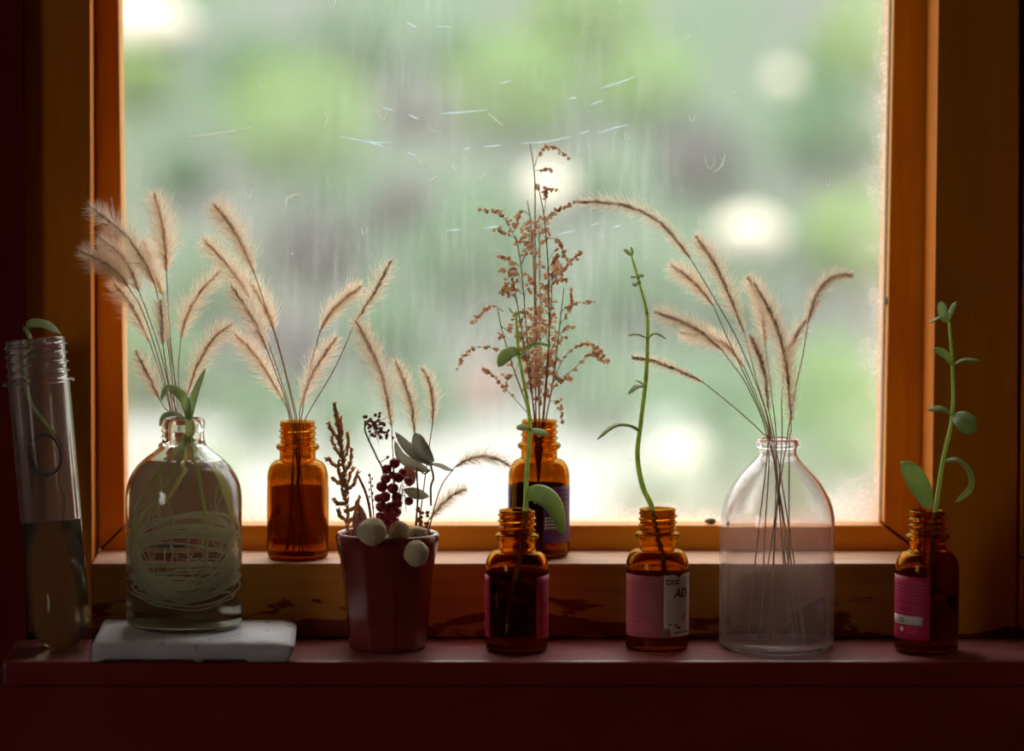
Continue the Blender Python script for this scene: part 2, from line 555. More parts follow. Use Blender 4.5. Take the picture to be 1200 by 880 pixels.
def pane_material():
    m, N, L = nmat('dirty_window_glass')
    N.remove(N['Principled BSDF'])
    out = N['Material Output']
    g = N.new('ShaderNodeNewGeometry')
    sp = N.new('ShaderNodeSeparateXYZ')
    L.new(g.outputs['Position'], sp.inputs[0])

    def math_(op, a, b, clamp=False):
        n = N.new('ShaderNodeMath')
        n.operation = op
        n.use_clamp = clamp
        for k, q in enumerate((a, b)):
            if hasattr(q, 'is_linked'): L.new(q, n.inputs[k])
            elif q is not None: n.inputs[k].default_value = q
        return n.outputs[0]

    def noise(scale, stretch, detail=4, rough=0.5, dist=0.0):
        t = N.new('ShaderNodeTexNoise')
        t.inputs['Scale'].default_value = scale
        t.inputs['Detail'].default_value = detail
        t.inputs['Roughness'].default_value = rough
        t.inputs['Distortion'].default_value = dist
        L.new(coords(N, L, stretch), t.inputs['Vector'])
        return t.outputs['Fac']

    def rmp(v, stops):
        r = ramp(N, stops)
        L.new(v, r.inputs[0])
        return r.outputs[0]

    film = rmp(noise(9, (1, 1, 1), 5), [(0.3, 0.07), (0.75, 0.16)])
    streak = rmp(noise(300, (1, 1, 0.10), 3), [(0.48, 0.0), (0.75, 0.10)])
    streak_zone = rmp(noise(14, (1, 1, 0.5), 2), [(0.40, 0.2), (0.62, 1.0)])
    specks = rmp(noise(900, (1, 1, 0.8), 2), [(0.70, 0.0), (0.76, 0.30)])
    a = math_('ADD', film, math_('MULTIPLY', streak, streak_zone))
    a = math_('ADD', a, specks)
    # grime along the right edge and in the bottom corners
    dx = math_('SUBTRACT', gr.x + 0.003, sp.outputs['X'])
    dz = math_('SUBTRACT', sp.outputs['Z'], gl.z)
    wob = math_('MULTIPLY', math_('SUBTRACT', noise(60, (1, 1, 1), 6, 0.7), 0.5), 0.035)
    e1 = rmp(math_('ADD', dx, wob), [(0.0, 0.60), (0.011, 0.10), (0.03, 0.0)])
    e2 = rmp(math_('ADD', dz, math_('MULTIPLY', wob, 0.7)), [(0.0, 0.62), (0.009, 0.20), (0.05, 0.05), (0.09, 0.0)])
    cor = rmp(math_('ADD', math_('ADD', math_('MULTIPLY', dx, 1.0), dz), wob), [(0.022, 0.7), (0.045, 0.08), (0.075, 0.0)])
    grain = rmp(noise(700, (1, 1, 1), 3), [(0.35, 0.55), (0.62, 1.0)])
    edge = math_('MULTIPLY', math_('MAXIMUM', math_('MAXIMUM', e1, e2), cor), grain)
    # a scabby streak of lichen-like dirt high on the right
    lx = math_('ABSOLUTE', math_('SUBTRACT', dx, 0.011), None)
    lz = math_('ABSOLUTE', math_('SUBTRACT', sp.outputs['Z'], 0.405), None)
    zone = math_('MULTIPLY', rmp(lx, [(0.001, 1.0), (0.008, 0.0)]), rmp(lz, [(0.02, 1.0), (0.045, 0.0)]))
    scab = math_('MULTIPLY', zone, rmp(noise(420, (1, 1, 1), 4, 0.7), [(0.5, 0.0), (0.58, 0.8)]))
    a = math_('ADD', math_('ADD', a, edge), scab, True)
    a = math_('MULTIPLY', a, 0.72)

    tr = N.new('ShaderNodeBsdfTransparent')
    tr.inputs['Color'].default_value = (0.98, 0.99, 0.985, 1)
    gs = N.new('ShaderNodeBsdfGlossy')
    gs.inputs['Roughness'].default_value = 0.02
    lw = N.new('ShaderNodeLayerWeight')
    lw.inputs['Blend'].default_value = 0.5          # Schlick reflection, the same from both sides of the sheet
    fres = math_('ADD', math_('MULTIPLY', math_('POWER', lw.outputs['Facing'], 5.0), 0.8), 0.035)
    m1 = N.new('ShaderNodeMixShader')
    L.new(fres, m1.inputs[0])
    L.new(tr.outputs[0], m1.inputs[1])
    L.new(gs.outputs[0], m1.inputs[2])
    tl = N.new('ShaderNodeBsdfTranslucent')
    tl.inputs['Color'].default_value = (0.92, 0.90, 0.86, 1)
    df = N.new('ShaderNodeBsdfDiffuse')
    df.inputs['Color'].default_value = (0.7, 0.66, 0.6, 1)
    m2 = N.new('ShaderNodeMixShader')
    m2.inputs[0].default_value = 0.25
    L.new(tl.outputs[0], m2.inputs[1])
    L.new(df.outputs[0], m2.inputs[2])
    m3 = N.new('ShaderNodeMixShader')
    L.new(a, m3.inputs[0])
    L.new(m1.outputs[0], m3.inputs[1])
    L.new(m2.outputs[0], m3.inputs[2])
    L.new(m3.outputs[0], out.inputs['Surface'])
    return m


M['pane'] = pane_material()

# ------------------------------------------------------------------ the room
YC = 0.033                       # front of casings and of the sill block
ZU = P(600, 660, YC).z           # top of the sill block
RX0, RX1, RY0, RZ0, RZ1 = -1.6, 1.6, -3.0, -0.92, 1.55
YW = 0.112                       # room face of the wall behind the sash
WT = 0.08                        # thickness of the wall
hx0, hx1 = P(108, 300, YW + WT).x, P(1092, 300, YW + WT).x
hz0, hz1 = P(600, 640, YW + WT).z, P(600, -790, YW).z


def struct(name, geo, mat, parent=None, smooth=False):
    return mobj(name, geo, mat, parent, smooth, kind='structure' if parent is None else None)


struct('floor', box(RX0 - .1, RX1 + .1, RY0 - .1, YW + WT, RZ0 - .1, RZ0), M['boards'])
struct('ceiling', box(RX0 - .1, RX1 + .1, RY0 - .1, YW + WT, RZ1, RZ1 + .1), M['room'])
struct('wall_back', join(box(RX0, hx0, YW, YW + WT, RZ0, RZ1), box(hx1, RX1, YW, YW + WT, RZ0, RZ1),
                         box(hx0, hx1, YW, YW + WT, RZ0, hz0), box(hx0, hx1, YW, YW + WT, hz1, RZ1)), M['room'])
struct('wall_right', box(RX1, RX1 + .1, RY0, YW + WT, RZ0, RZ1), M['room'])
struct('wall_front', box(RX0, RX1, RY0 - .1, RY0, RZ0, RZ1), M['room'])
wy0, wy1, wz0, wz1 = -2.10, -1.30, 0.02, 0.82
struct('wall_left', join(box(RX0 - .1, RX0, RY0, wy0, RZ0, RZ1), box(RX0 - .1, RX0, wy1, YW + WT, RZ0, RZ1),
                         box(RX0 - .1, RX0, wy0, wy1, RZ0, wz0), box(RX0 - .1, RX0, wy0, wy1, wz1, RZ1)), M['room'])
w2 = empty('window_2', (RX0, -1.70, wz0), kind='structure')
for (a, b, c, d) in ((wy0, wy0 + .03, wz0, wz1), (wy1 - .03, wy1, wz0, wz1)):
    mobj('stile', box(RX0 - .01, RX0 + .015, a, b, c, d), M['sash_v'], w2, False)
for (c, d) in ((wz0, wz0 + .03), (wz1 - .03, wz1), (0.40, 0.425)):
    mobj('rail', box(RX0 - .01, RX0 + .015, wy0 + .03, wy1 - .03, c, d), M['sash_h'], w2, False)


def pquad(pts, Y):
    return [(P(x, y, Y).x, P(x, y, Y).z) for x, y in pts]


# sash of the window, mitred at the corners
w1 = empty('window_1', P(600, 645, YS), kind='structure')
TOP = -760
left_out = lambda y: 110 + (y) * 5.5 / 640
left_in = lambda y: 139.5 + y * 8 / 612
right_in = lambda y: 1047 - y * 12 / 612
right_out = lambda y: 1090 - y * 13 / 640
YB = 0.112
bz = 645
bevelled(mobj('stile', prism_y(pquad([(left_out(bz), bz), (left_in(615) - 1, 614), (left_in(TOP), TOP), (left_out(TOP - 35), TOP - 35)], YS), YS, YB), M['sash_v'], w1, False))
bevelled(mobj('stile', prism_y(pquad([(right_in(614) + 1, 613), (right_out(bz) + .5, bz - 1), (right_out(TOP - 35), TOP - 35), (right_in(TOP), TOP)], YS), YS, YB), M['sash_v'], w1, False))
bevelled(mobj('rail', prism_y(pquad([(left_out(bz) + 3, bz), (right_out(bz) - 3, bz), (right_in(614), 615.5), (left_in(615) + 1, 615.5)], YS), YS, YB), M['sash_h'], w1, False))
bevelled(mobj('rail', prism_y(pquad([(left_in(TOP), TOP), (right_in(TOP), TOP), (right_out(TOP - 35), TOP - 35), (left_out(TOP - 35), TOP - 35)], YS), YS, YB), M['sash_h'], w1, False))
mobj('rail_backing', prism_y(pquad([(left_out(bz) + 2, bz - 2), (right_out(bz) - 2, bz - 2), (right_out(bz) - 2, 619), (left_out(bz) + 2, 619)], YS + .004), YS + .004, YB - .001), M['iron'], w1, False)  # dark backing added inside the rail to stop light leaking through mitre gaps
# putty beads set back against the glass
bevelled(mobj('glazing_bead', prism_y(pquad([(right_in(613) - 4, 613), (right_in(613) + 4, 613), (right_in(TOP) + 4, TOP), (right_in(TOP) - 4, TOP)], YG - .006), YG - .006, YG), M['bead'], w1, False), 0.001)
bevelled(mobj('glazing_bead', prism_y(pquad([(140, 616), (1040, 616), (1040, 612.3), (140, 612.3)], YG - .003), YG - .003, YG), M['bead'], w1, False), 0.0006)
pane = mobj('pane', prism_y(pquad([(136, 622), (1046, 622), (1056, TOP - 6), (130, TOP - 6)], YG), YG, YG + .003), M['pane'], w1, False)
# little catch on the right stile
mobj('catch', join(blob(P(1041, 353, YS + .004), 7 * S, ICO2, .55, .8, 1.1, .25, 800), blob(P(1043, 346, YS + .006), 4 * S, ICO1), blob(P(1043, 361, YS + .006), 3.5 * S, ICO1)), M['iron'], w1)

# scratches and dried drops on the pane
def mark(pts, wpx, mat, name):
    path = catmull([P(x, y, YG - .00012) for x, y in pts], max(6, 3 * len(pts)))
    n = len(path)
    rad = [wpx * S * 0.5 * max(0.25, math.sin(PI * i / (n - 1)) ** .5) for i in range(n)]
    v, f = tube(path, rad, 4)
    v = [(p[0], YG - .0001 + (p[1] - YG + .00012) * 0.15, p[2]) for p in v]
    mobj(name, (v, f), mat, pane)


for pts in ([(477, 26), (485, 31), (489, 32)], [(510, 32), (528, 31)], [(517, 133), (535, 132), (571, 129)], [(584, 98), (599, 95)],
            [(478, 134), (491, 140)], [(395, 160), (430, 166), (457, 174)], [(420, 164), (440, 167), (459, 167)], [(477, 178), (490, 184)],
            [(567, 172), (588, 170)], [(542, 175), (552, 173)], [(608, 168), (640, 166), (669, 160)], [(702, 104), (725, 97), (744, 90)],
            [(700, 156), (720, 150), (737, 146)], [(522, 270), (540, 269)], [(565, 268), (585, 265)], [(652, 275), (675, 270)], [(691, 265), (702, 261)],
            [(718, 267), (728, 264)], [(678, 157), (690, 153)], [(667, 116), (676, 114)], [(691, 123), (706, 118)], [(448, 126), (460, 129)]):
    mark(pts, 1.5, M['scratch'], 'scratch')
for (x, y, s) in ((306, 96, 8), (389, 3, 7), (449, 136, 7), (507, 150, 6), (291, 226, 7), (427, 272, 5), (494, 190, 4), (832, 190, 9), (735, 160, 5), (811, 138, 5),
                  (863, 110, 4), (1025, 186, 6), (533, 195, 4), (217, 285, 5), (970, 215, 4), (905, 470, 5)):
    mark([(x - s * .6, y - s), (x - s * .5, y + s * .2), (x, y + s * .8), (x + s * .5, y + s * .2), (x + s * .6, y - s)], 1.0, M['spot'], 'dried_drop')
for pts in ([(381, 130), (383, 140), (379, 154)], [(571, 132), (590, 148)], [(502, 213), (512, 206)], [(850, 180), (845, 195), (836, 202)], [(1012, 195), (1026, 180)],
            [(905, 500), (930, 470), (938, 452)], [(215, 161), (250, 157), (297, 149)], [(336, 245), (337, 232), (352, 226)], [(560, 212), (571, 201)]):
    mark(pts, 1.6, M['spot'], 'smear')

# casings, sill block and ledge
YL = PZ(600, 775, 0).y           # front edge of the red ledge
ledge = box(P(1, 775, YL).x, RX1 - .001, YL, YC, -0.012, 0)
ledge = struct('trim_1', ledge, M['red'])
bevelled(ledge, 0.0022, 3)
tag(ledge, 'red painted wooden ledge under the window')
apron = struct('trim_2', box(RX0, RX1, YL + .002, YW, RZ0, -0.0121), M['red'])
tag(apron, 'dark red painted board below the ledge')
xb0, xb1 = P(107, 660, YC).x, P(1086, 660, YC).x
sill = bevelled(struct('trim_3', box(xb0, xb1, YC, YW, 0.0, ZU), M['sill']), 0.0012)
tag(sill, 'ochre wooden sill block smeared with red paint below the sash')


def casing(name, front, back, mat, y0=None, label=None):
    """a board whose front outline and back outline are given as pixel quads."""
    y0 = YC + .010 if y0 is None else y0
    a, b = pquad(front, y0), pquad(back, YS + .004)
    v = [(x, y0, z) for x, z in a] + [(x, YW, z) for x, z in b]
    n = 4
    f = [(0, 1, 2, 3), (7, 6, 5, 4)] + [((i + 1) % 4, i, 4 + i, 4 + (i + 1) % 4) for i in range(4)]
    return tag(bevelled(struct(name, (v, f), mat), 0.0008), label)


casing('trim_4', [(28, 749), (108, 749), (102.5, -830), (26, -830)], [(30, 735), (112, 735), (106.5, -830), (28, -830)], M['casing'], label='brown wooden casing board beside the sash, left')
casing('trim_5', [(1090, 749), (1192, 749), (1199, -830), (1111, -830)], [(1077, 735), (1180, 735), (1190, -830), (1094, -830)], M['casing'], label='brown wooden casing board beside the sash, right')
z = P(1195, 655, YC).z
x0 = P(1194, 655, YC).x
tag(struct('trim_6', box(x0 + .002, RX1, YC + .002, YW, 0, z - .0006), M['casing']), 'short dark board right of the casing')
tag(struct('trim_7', box(x0 + .002, RX1, YC + .003, YW, z + .0006, RZ1), M['casing']), 'tall dark board right of the casing')
tag(struct('trim_8', box(RX0, P(28, 400, YC).x, YC - .001, YW, -0.012, RZ1), M['red_wall']), 'dark red painted wall panel at the end of the ledge')
# wall above the sash, in line with the casings
tag(struct('trim_9', box(xb0 - .002, xb1 + .02, YC, YW, P(600, -796, YC).z, RZ1), M['casing']), 'brown head board above the sash')

# pebble lying on the bottom rail
c = P(833, 609, YS + .006)
mobj('pebble', blob((c.x, c.y, P(833, 613, YS + .006).z + 0.001), 7 * S, ICO2, 1.1, .8, .5, .2, 500), M['pebble'], None, origin=c, label='small grey pebble lying on the bottom rail of the window', cat='pebble')

# ------------------------------------------------------------------ bottles
PXm = S
AMB = dict(R=37, H=166, rim=21.4, neck=21.6, bead=26, neck_z=120, sh_z=101)


def amber_rows(R, H):
    k = R / 37.0
    out = [(0, 2.2), (20, 2.2), (27, 1.2), (30, 0.0), (33, 0.5), (35.4, 2.2), (36.6, 4.8), (37, 8), (37, 30), (37, 60), (37, 96)]
    for i in range(1, 11):
        a = i / 10 * PI / 2
        out.append((22.2 + 14.8 * math.cos(a) ** .85 if i < 10 else 22.2, 96 + 23 * math.sin(a)))
    seam_o = len(out)
    out += [(21.9, 122), (21.8, 127), (22.0, 130.5), (24.2, 131.6), (25.8, 133.2), (26.2, 135.2), (25.6, 137.2), (23.6, 138.6), (21.2, 139.6)]
    z = 140.2
    while z < 162.6:
        out.append((20.6, z))
        z += 0.55
    out += [(20.7, 163.2), (21.2, 163.9), (21.3, 165.0), (20.9, 165.8), (20.0, 166.2), (17.4, 166.2), (16.5, 165.7), (16.2, 164.6)]
    out += [(16.2, 150), (16.2, 135), (16.4, 126), (17.2, 121)]
    seam_i = len(out) - 1
    for i in range(9, -1, -1):
        a = i / 10 * PI / 2
        out.append((17.2 + 15.8 * math.cos(a) ** .85, 94.5 + 23 * math.sin(a)))
    out += [(33, 60), (33, 12), (32, 8), (28, 6.2), (18, 6.0), (0, 6.0)]
    s = k * PXm
    return [(r * s, zz * s) for r, zz in out], seam_o, seam_i, s


def thread_fn(s, spin):
    z0, z1, pitch, amp = 142.0, 161.5, 7.2, 2.3

    def fn(r, z, t):
        zz, rr = z / s, r / s
        if zz < z0 - 3 or zz > 163 or rr < 19.5:
            return r
        ph = ((zz - z0) / pitch - (t + spin) / (2 * PI)) % 1.0
        d = min(ph, 1 - ph) * pitch
        fade = max(0, min(1, (zz - z0 + 1.5) / 3)) * max(0, min(1, (z1 - zz + 1.5) / 3))
        return (rr + amp * fade * math.exp(-(d / 1.35) ** 2)) * s
    return fn


def place(cx, ybot, z0, contact):
    """centre of a round base whose front contact is seen at pixel row ybot."""
    p = PZ(cx, ybot, z0)
    Y = p.y + contact
    return Vector((P(cx, ybot - 60, Y).x, Y, z0))


def amber_bottle(c, label, group='amber screw-neck bottles', spin=0.0, R=37, water=None):
    t = empty('glass_bottle', c, label, 'bottle', group)
    rows, so, si, s = amber_rows(R, 166)
    fn = thread_fn(s, spin)
    lo = lathe_rows(c, rows[:so + 1], 72, fn)
    li = lathe_rows(c, rows[si:], 72, fn)
    mobj('bottle_body', join(lo, li), M['amber'], t)
    mobj('bottle_neck', lathe_rows(c, rows[so:si + 1], 72, fn), M['amber'], t)
    if water:
        wr = [(0, 5.9), (18, 5.9), (28.1, 6.1), (32.1, 8), (33.1, 12), (33.1, min(water, 94))]
        if water > 96:
            wr.append((31.5, water))
        lv = wr[-1][1]
        wr += [(wr[-1][0] - .5, lv), (0, lv)]
        mobj('water', lathe_rows(c, [(r * s, z * s) for r, z in wr], 48), M['water'], t)
    return t, s


def patch(c, R, t0, t1, z0, z1, jag=None, nt=28, nz=10):
    """a strip of paper round a bottle: angles from the side facing the room (0), growing to the right; z above c."""
    v, f = [], []
    th = 0.00012
    for layer, rr in enumerate((R + 0.00004, R + 0.00004 + th)):
        for i in range(nz + 1):
            for j in range(nt + 1):
                u, w_ = j / nt, i / nz
                a = t0 + (t1 - t0) * u
                z = z0 + (z1 - z0) * w_
                if jag:
                    a, z = jag(u, w_, a, z)
                v.append((c[0] + rr * math.sin(a), c[1] - rr * math.cos(a), c[2] + z))
    n = (nz + 1) * (nt + 1)
    idx = lambda l, i, j: l * n + i * (nt + 1) + j
    for i in range(nz):
        for j in range(nt):
            f.append((idx(1, i, j), idx(1, i, j + 1), idx(1, i + 1, j + 1), idx(1, i + 1, j)))
            f.append((idx(0, i, j), idx(0, i + 1, j), idx(0, i + 1, j + 1), idx(0, i, j + 1)))
    for i in range(nz):
        f.append((idx(0, i, 0), idx(1, i, 0), idx(1, i + 1, 0), idx(0, i + 1, 0)))
        f.append((idx(0, i, nt), idx(0, i + 1, nt), idx(1, i + 1, nt), idx(1, i, nt)))
    for j in range(nt):
        f.append((idx(0, 0, j), idx(0, 0, j + 1), idx(1, 0, j + 1), idx(1, 0, j)))
        f.append((idx(0, nz, j), idx(1, nz, j), idx(1, nz, j + 1), idx(0, nz, j + 1)))
    return v, f


def wrap_text(body, size, c, R, a0, z0, mat, parent, shear=0.0, bold=0.0, mirror=False, name='lettering'):
    fc = bpy.data.curves.new('text', 'FONT')
    fc.body = body
    fc.size = size
    fc.shear = shear
    fc.resolution_u = 3
    fo = bpy.data.objects.new('text', fc)
    COL.objects.link(fo)
    dg = bpy.context.evaluated_depsgraph_get()
    me = bpy.data.meshes.new_from_object(fo.evaluated_get(dg))
    v = []
    for p in me.vertices:
        x = -p.co.x if mirror else p.co.x
        a = a0 + x / R
        v.append((c[0] + R * math.sin(a), c[1] - R * math.cos(a), c[2] + z0 + p.co.y))
    f = [tuple(q.vertices) for q in me.polygons]
    if bold:
        v0, f0, n0 = list(v), list(f), len(v)
        for k, (da, dz) in enumerate(((bold, 0), (0, bold), (bold, bold))):
            for p in v0:
                a = math.atan2(p[0] - c[0], -(p[1] - c[1])) + da / R
                rr_ = R + .000004 * (k + 1)
                v.append((c[0] + rr_ * math.sin(a), c[1] - rr_ * math.cos(a), p[2] + dz))
            f += [tuple(i + n0 * (k + 1) for i in q) for q in f0]
    bpy.data.objects.remove(fo)
    bpy.data.meshes.remove(me)
    return mobj(name, (v, f), mat, parent, False)


def lines(c, R, rows, mat, parent, h=0.00022, name='print'):
    gs = [patch(c, R, a0, a1, z - h / 2, z + h / 2, None, 8, 1) for (a0, a1, z) in rows]
    return mobj(name, join(*gs), mat, parent)


RA = 37 * PXm
D2R = math.radians
asn = lambda d: math.asin(max(-1, min(1, d)))

# --- the root-filled clear bottle stands on a white slab
zs = 0.0098
slab_f = PZ(225, 752, zs)
sx0, sx1 = P(108, 765, slab_f.y).x, P(342, 765, slab_f.y).x


def slab_geo():
    y0, y1 = slab_f.y - 0.0005, YC - 0.0015
    nx, ny = 64, 16
    V, Fc = [], []

    def pt(u, w_, top):
        x = sx0 + (sx1 - sx0) * u
        y = y0 + (y1 - y0) * w_
        e = min(u, 1 - u) * (sx1 - sx0)
        ey = min(w_, 1 - w_) * (y1 - y0)
        rd = 0.0018
        drop = 0
        for q in (e, ey):
            if q < rd:
                drop = max(drop, rd - math.sqrt(max(0, rd * rd - (rd - q) ** 2)))
        n1 = mnoise.noise(Vector((x * 120, y * 120, 3.0 if top else 9.0))) * 0.00045
        if top:
            zz = zs - drop * .8 + n1 - (0.0012 * max(0, (u - .9) / .1) ** 2)
        else:
            zz = 0.0009 + drop * .6 + abs(n1)
            if u > .78 and u < .97 or u < .06 or 0.5 < u < 0.56:
                zz = 0.00005 + drop * .5
        if w_ == 0:
            y += mnoise.noise(Vector((x * 150, zz * 400, 1))) * 0.0005
        return (x + (0.0012 * (1 if top else -1) if u == 1 else 0), y, zz)
    for top in (True, False):
        for i in range(ny + 1):
            for j in range(nx + 1):
                V.append(pt(j / nx, i / ny, top))
    n = (nx + 1) * (ny + 1)
    g = lambda l, i, j: l * n + i * (nx + 1) + j
    for i in range(ny):
        for j in range(nx):
            Fc.append((g(0, i, j), g(0, i, j + 1), g(0, i + 1, j + 1), g(0, i + 1, j)))
            Fc.append((g(1, i, j), g(1, i + 1, j), g(1, i + 1, j + 1), g(1, i, j + 1)))
    for j in range(nx):
        Fc.append((g(1, 0, j), g(1, 0, j + 1), g(0, 0, j + 1), g(0, 0, j)))
        Fc.append((g(0, ny, j), g(0, ny, j + 1), g(1, ny, j + 1), g(1, ny, j)))
    for i in range(ny):
        Fc.append((g(0, i, 0), g(0, i + 1, 0), g(1, i + 1, 0), g(1, i, 0)))
        Fc.append((g(0, i, nx), g(1, i, nx), g(1, i + 1, nx), g(0, i + 1, nx)))
    return V, Fc


mobj('painted_slab', slab_geo(), M['white'], None, origin=(sx0, slab_f.y, 0), label='chipped white painted slab with blue specks under the root-filled bottle', cat='slab')


def round_bottle(c, R, prof, inner_t, mat, label, group, water=None, wmat=None, name='glass_bottle'):
    """prof: outer rows in pixel units (r, z) from the heel up to the rim; the first part is the body, the last the neck."""
    body, neck = prof
    t = empty(name, c, label, 'bottle', group)
    s = PXm
    it = inner_t
    h = R * .16
    base = [(0, 3.2), (R * .4, 3.0), (R * .62, 2.2), (R * .72, 1.0), (R * .77, .3), (R * .80, 0.02)] + [(R - h + h * math.sin(a * PI / 16), h - h * math.cos(a * PI / 16)) for a in range(1, 9)]
    outer = base + body
    rim_r, rim_z = neck[-1]
    inner_neck = [(rim_r - 1.2, rim_z + 1.0), (rim_r - it * .9, rim_z + .6), (rim_r - it * 1.35, rim_z - 1.2)]
    for (r, z) in reversed(neck[:-1]):
        inner_neck.append((min(rim_r - it * 1.4, r - it), z))
    inner_body = [(r - it, z - it * .45) for (r, z) in reversed(body)] + [(R - it - 6 + 6 * math.cos(a * PI / 16), 12.6 - 6 * math.sin(a * PI / 16)) for a in range(0, 9)] + [(R * .7, 6.5), (R * .4, 6.9), (0, 7.2)]
    rb = lathe_rows(c, [(r * s, z * s) for r, z in outer], 80)
    ri = lathe_rows(c, [(r * s, z * s) for r, z in ([inner_neck[-1]] + inner_body)], 80)
    mobj('bottle_body', join(rb, ri), mat, t)
    mobj('bottle_neck', lathe_rows(c, [(r * s, z * s) for r, z in ([outer[-1]] + neck + inner_neck)], 80), mat, t)
    if water:
        wr = []
        for (r, z) in reversed(inner_body):
            if z > water: break
            wr.append((r + (0.12 if r > 1 else 0), z - .05))
        wr += [(wr[-1][0] - 2, water), (0, water)]
        mobj('water', lathe_rows(c, [(r * s, z * s) for r, z in wr], 80), wmat, t)
    return t


cL = place(215.5, 740, zs, 68.5 * .78 * S)
cL.y = min(cL.y, YC - 68.8 * S - 0.0006)
cL.x = P(215.5, 640, cL.y).x
profL = ([(68.5, 16), (68.5, 60), (68.5, 110), (68.5, 152), (68.0, 160), (66.6, 168), (63.8, 176), (59.6, 184), (53.5, 192), (45, 200), (37, 206), (30.5, 211), (27, 215)],
         [(25.2, 220), (24.6, 226), (24.4, 231), (24.6, 233), (25.4, 234.5), (25.6, 240), (25.2, 244), (24.2, 246)])
round_bottle(cL, 68.5, profL, 4.2, M['clear'], 'clear bottle of water packed with coiled pale roots on the white slab', 'clear glass bottles', water=196, wmat=M['water'])

cR = place(910.5, 767, 0, 67.5 * .78 * S)
cR.y = min(cR.y, YC - 67.8 * S - 0.0006)
cR.x = P(910.5, 660, cR.y).x
profR = ([(67.5, 16), (67.5, 60), (67.5, 110), (67.5, 146), (67.0, 156), (65.2, 166), (61.8, 176), (57, 186), (50.8, 196), (43, 206), (34.5, 215), (27.5, 222), (24, 227)],
         [(22.6, 231), (22.2, 235), (22.8, 236.5), (25.2, 237.6), (26, 239), (26, 243), (25.6, 245.5), (24.8, 247)])
round_bottle(cR, 67.5, profR, 3.2, M['dusty_glass'], 'empty dusty clear bottle holding a sheaf of foxtail grass', 'clear glass bottles')

# --- amber bottles
cA0 = place(212, 656, ZU, 30 * PXm)
cA1 = place(349, 657.5, ZU, 30 * PXm)
cA2 = place(631.5, 655.5, ZU, 30 * PXm)
for q in (cA0, cA1, cA2):
    q.y = min(max(q.y, YC + RA + .001), YS - RA - .001)
cA0.x, cA1.x, cA2.x = P(211, 600, cA0.y).x, P(349, 600, cA1.y).x, P(631.5, 600, cA2.y).x
cB1 = place(605.5, 767, 0, 30 * PXm)
cB2 = place(770, 765, 0, 30 * PXm)
cB3 = place(1086, 768, 0, 30 * PXm)
GA = 'amber screw-neck bottles'

tA0, s = amber_bottle(cA0, 'amber bottle mostly hidden behind the root-filled clear bottle', GA, .5)
lb = mobj('paper_label', patch(cA0, RA, -1.5, 1.5, 14 * S, 95 * S), M['tan_paper'], tA0, label='tan paper label')
mobj('print', patch(cA0, RA + .00016, -.9, .8, 24 * S, 44 * S), M['magenta'], lb)
lines(cA0, RA + .0002, [(-.9, -.2, 38 * S), (-.9, .8, 22 * S)], M['navy'], lb, 0.0012)

tA1, s = amber_bottle(cA1, 'amber bottle of foxtail grass beside the red pot on the upper sill', GA, 1.4)
lb = mobj('paper_label', patch(cA1, RA, 1.62, 2 * PI - 1.62, 18 * S, 86 * S), M['brown_paper'], tA1, label='brown paper label round the far side')
wrap_text('losal', 0.0078, cA1, RA - .0001, PI + 0.62, 50 * S, M['red_ink'], lb, mirror=False)
lines(cA1, RA - .0001, [(PI - .5, PI + .5, 40 * S), (PI - .3, PI + .4, 74 * S)], M['red_ink'], lb, 0.0005)

tA2, s = amber_bottle(cA2, 'amber bottle with a purple label holding dried flower sprays', GA, 2.2)
a0 = asn((635 - 631.5) / 36)
lb = mobj('paper_label', patch(cA2, RA, a0, a0 + 5.0, 20 * S, 88 * S, None, 48), M['purple'], tA2, label='purple paper label')
lab = patch(cA2, RA + .00016, a0 + .05, a0 + .48, 36 * S, 52 * S, None, 8, 2)
mobj('print_box', lab, M['paper'], lb)
lines(cA2, RA + .00032, [(a0 + .08, a0 + .44, (49 - 4 * i) * S) for i in range(4)], M['navy'], lb, .0005)
lines(cA2, RA + .00016, [(a0 + .08, a0 + 1.1, 80 * S), (a0 + .12, a0 + 1.2, 75 * S), (a0 + .3, a0 + 1.2, 68 * S), (a0 + .3, a0 + 1.2, 62 * S), (a0 + .08, a0 + 1.1, 27 * S), (a0 + .08, a0 + .8, 23.5 * S)], M['violet_ink'], lb, .0003)

tB1, s = amber_bottle(cB1, 'amber bottle with magenta label turned away, standing before the purple-labelled bottle', GA, 0.2, water=84)
a1, a2 = asn(21.5 / 36.5), 2 * PI + asn(-32 / 36.8)
lb = mobj('paper_label', patch(cB1, RA, a1, a2, 18 * S, 91 * S), M['magenta'], tB1, label='magenta paper label round the far side')
lines(cB1, RA + .00016, [(a1 + .08, a1 + .6, (78 - 5.2 * i) * S) for i in range(4)] + [(a1 + .08, a1 + .7, (52 - 4 * i) * S) for i in range(3)] + [(a1 + .08, a1 + .5, (34 - 4 * i) * S) for i in range(2)], M['wine_ink'], lb, .0003)


def jagB2(u, w_, a, z):
    if w_ == 1: z += S * (1.6 * mnoise.noise(Vector((u * 14, 3, 0))) - 3.0 * max(0, 1 - abs(u - .42) / .14))
    if u == 1: a += .16 * mnoise.noise(Vector((w_ * 9, 7, 0))) - (.24 if .25 < w_ < .45 else 0)
    return a, z


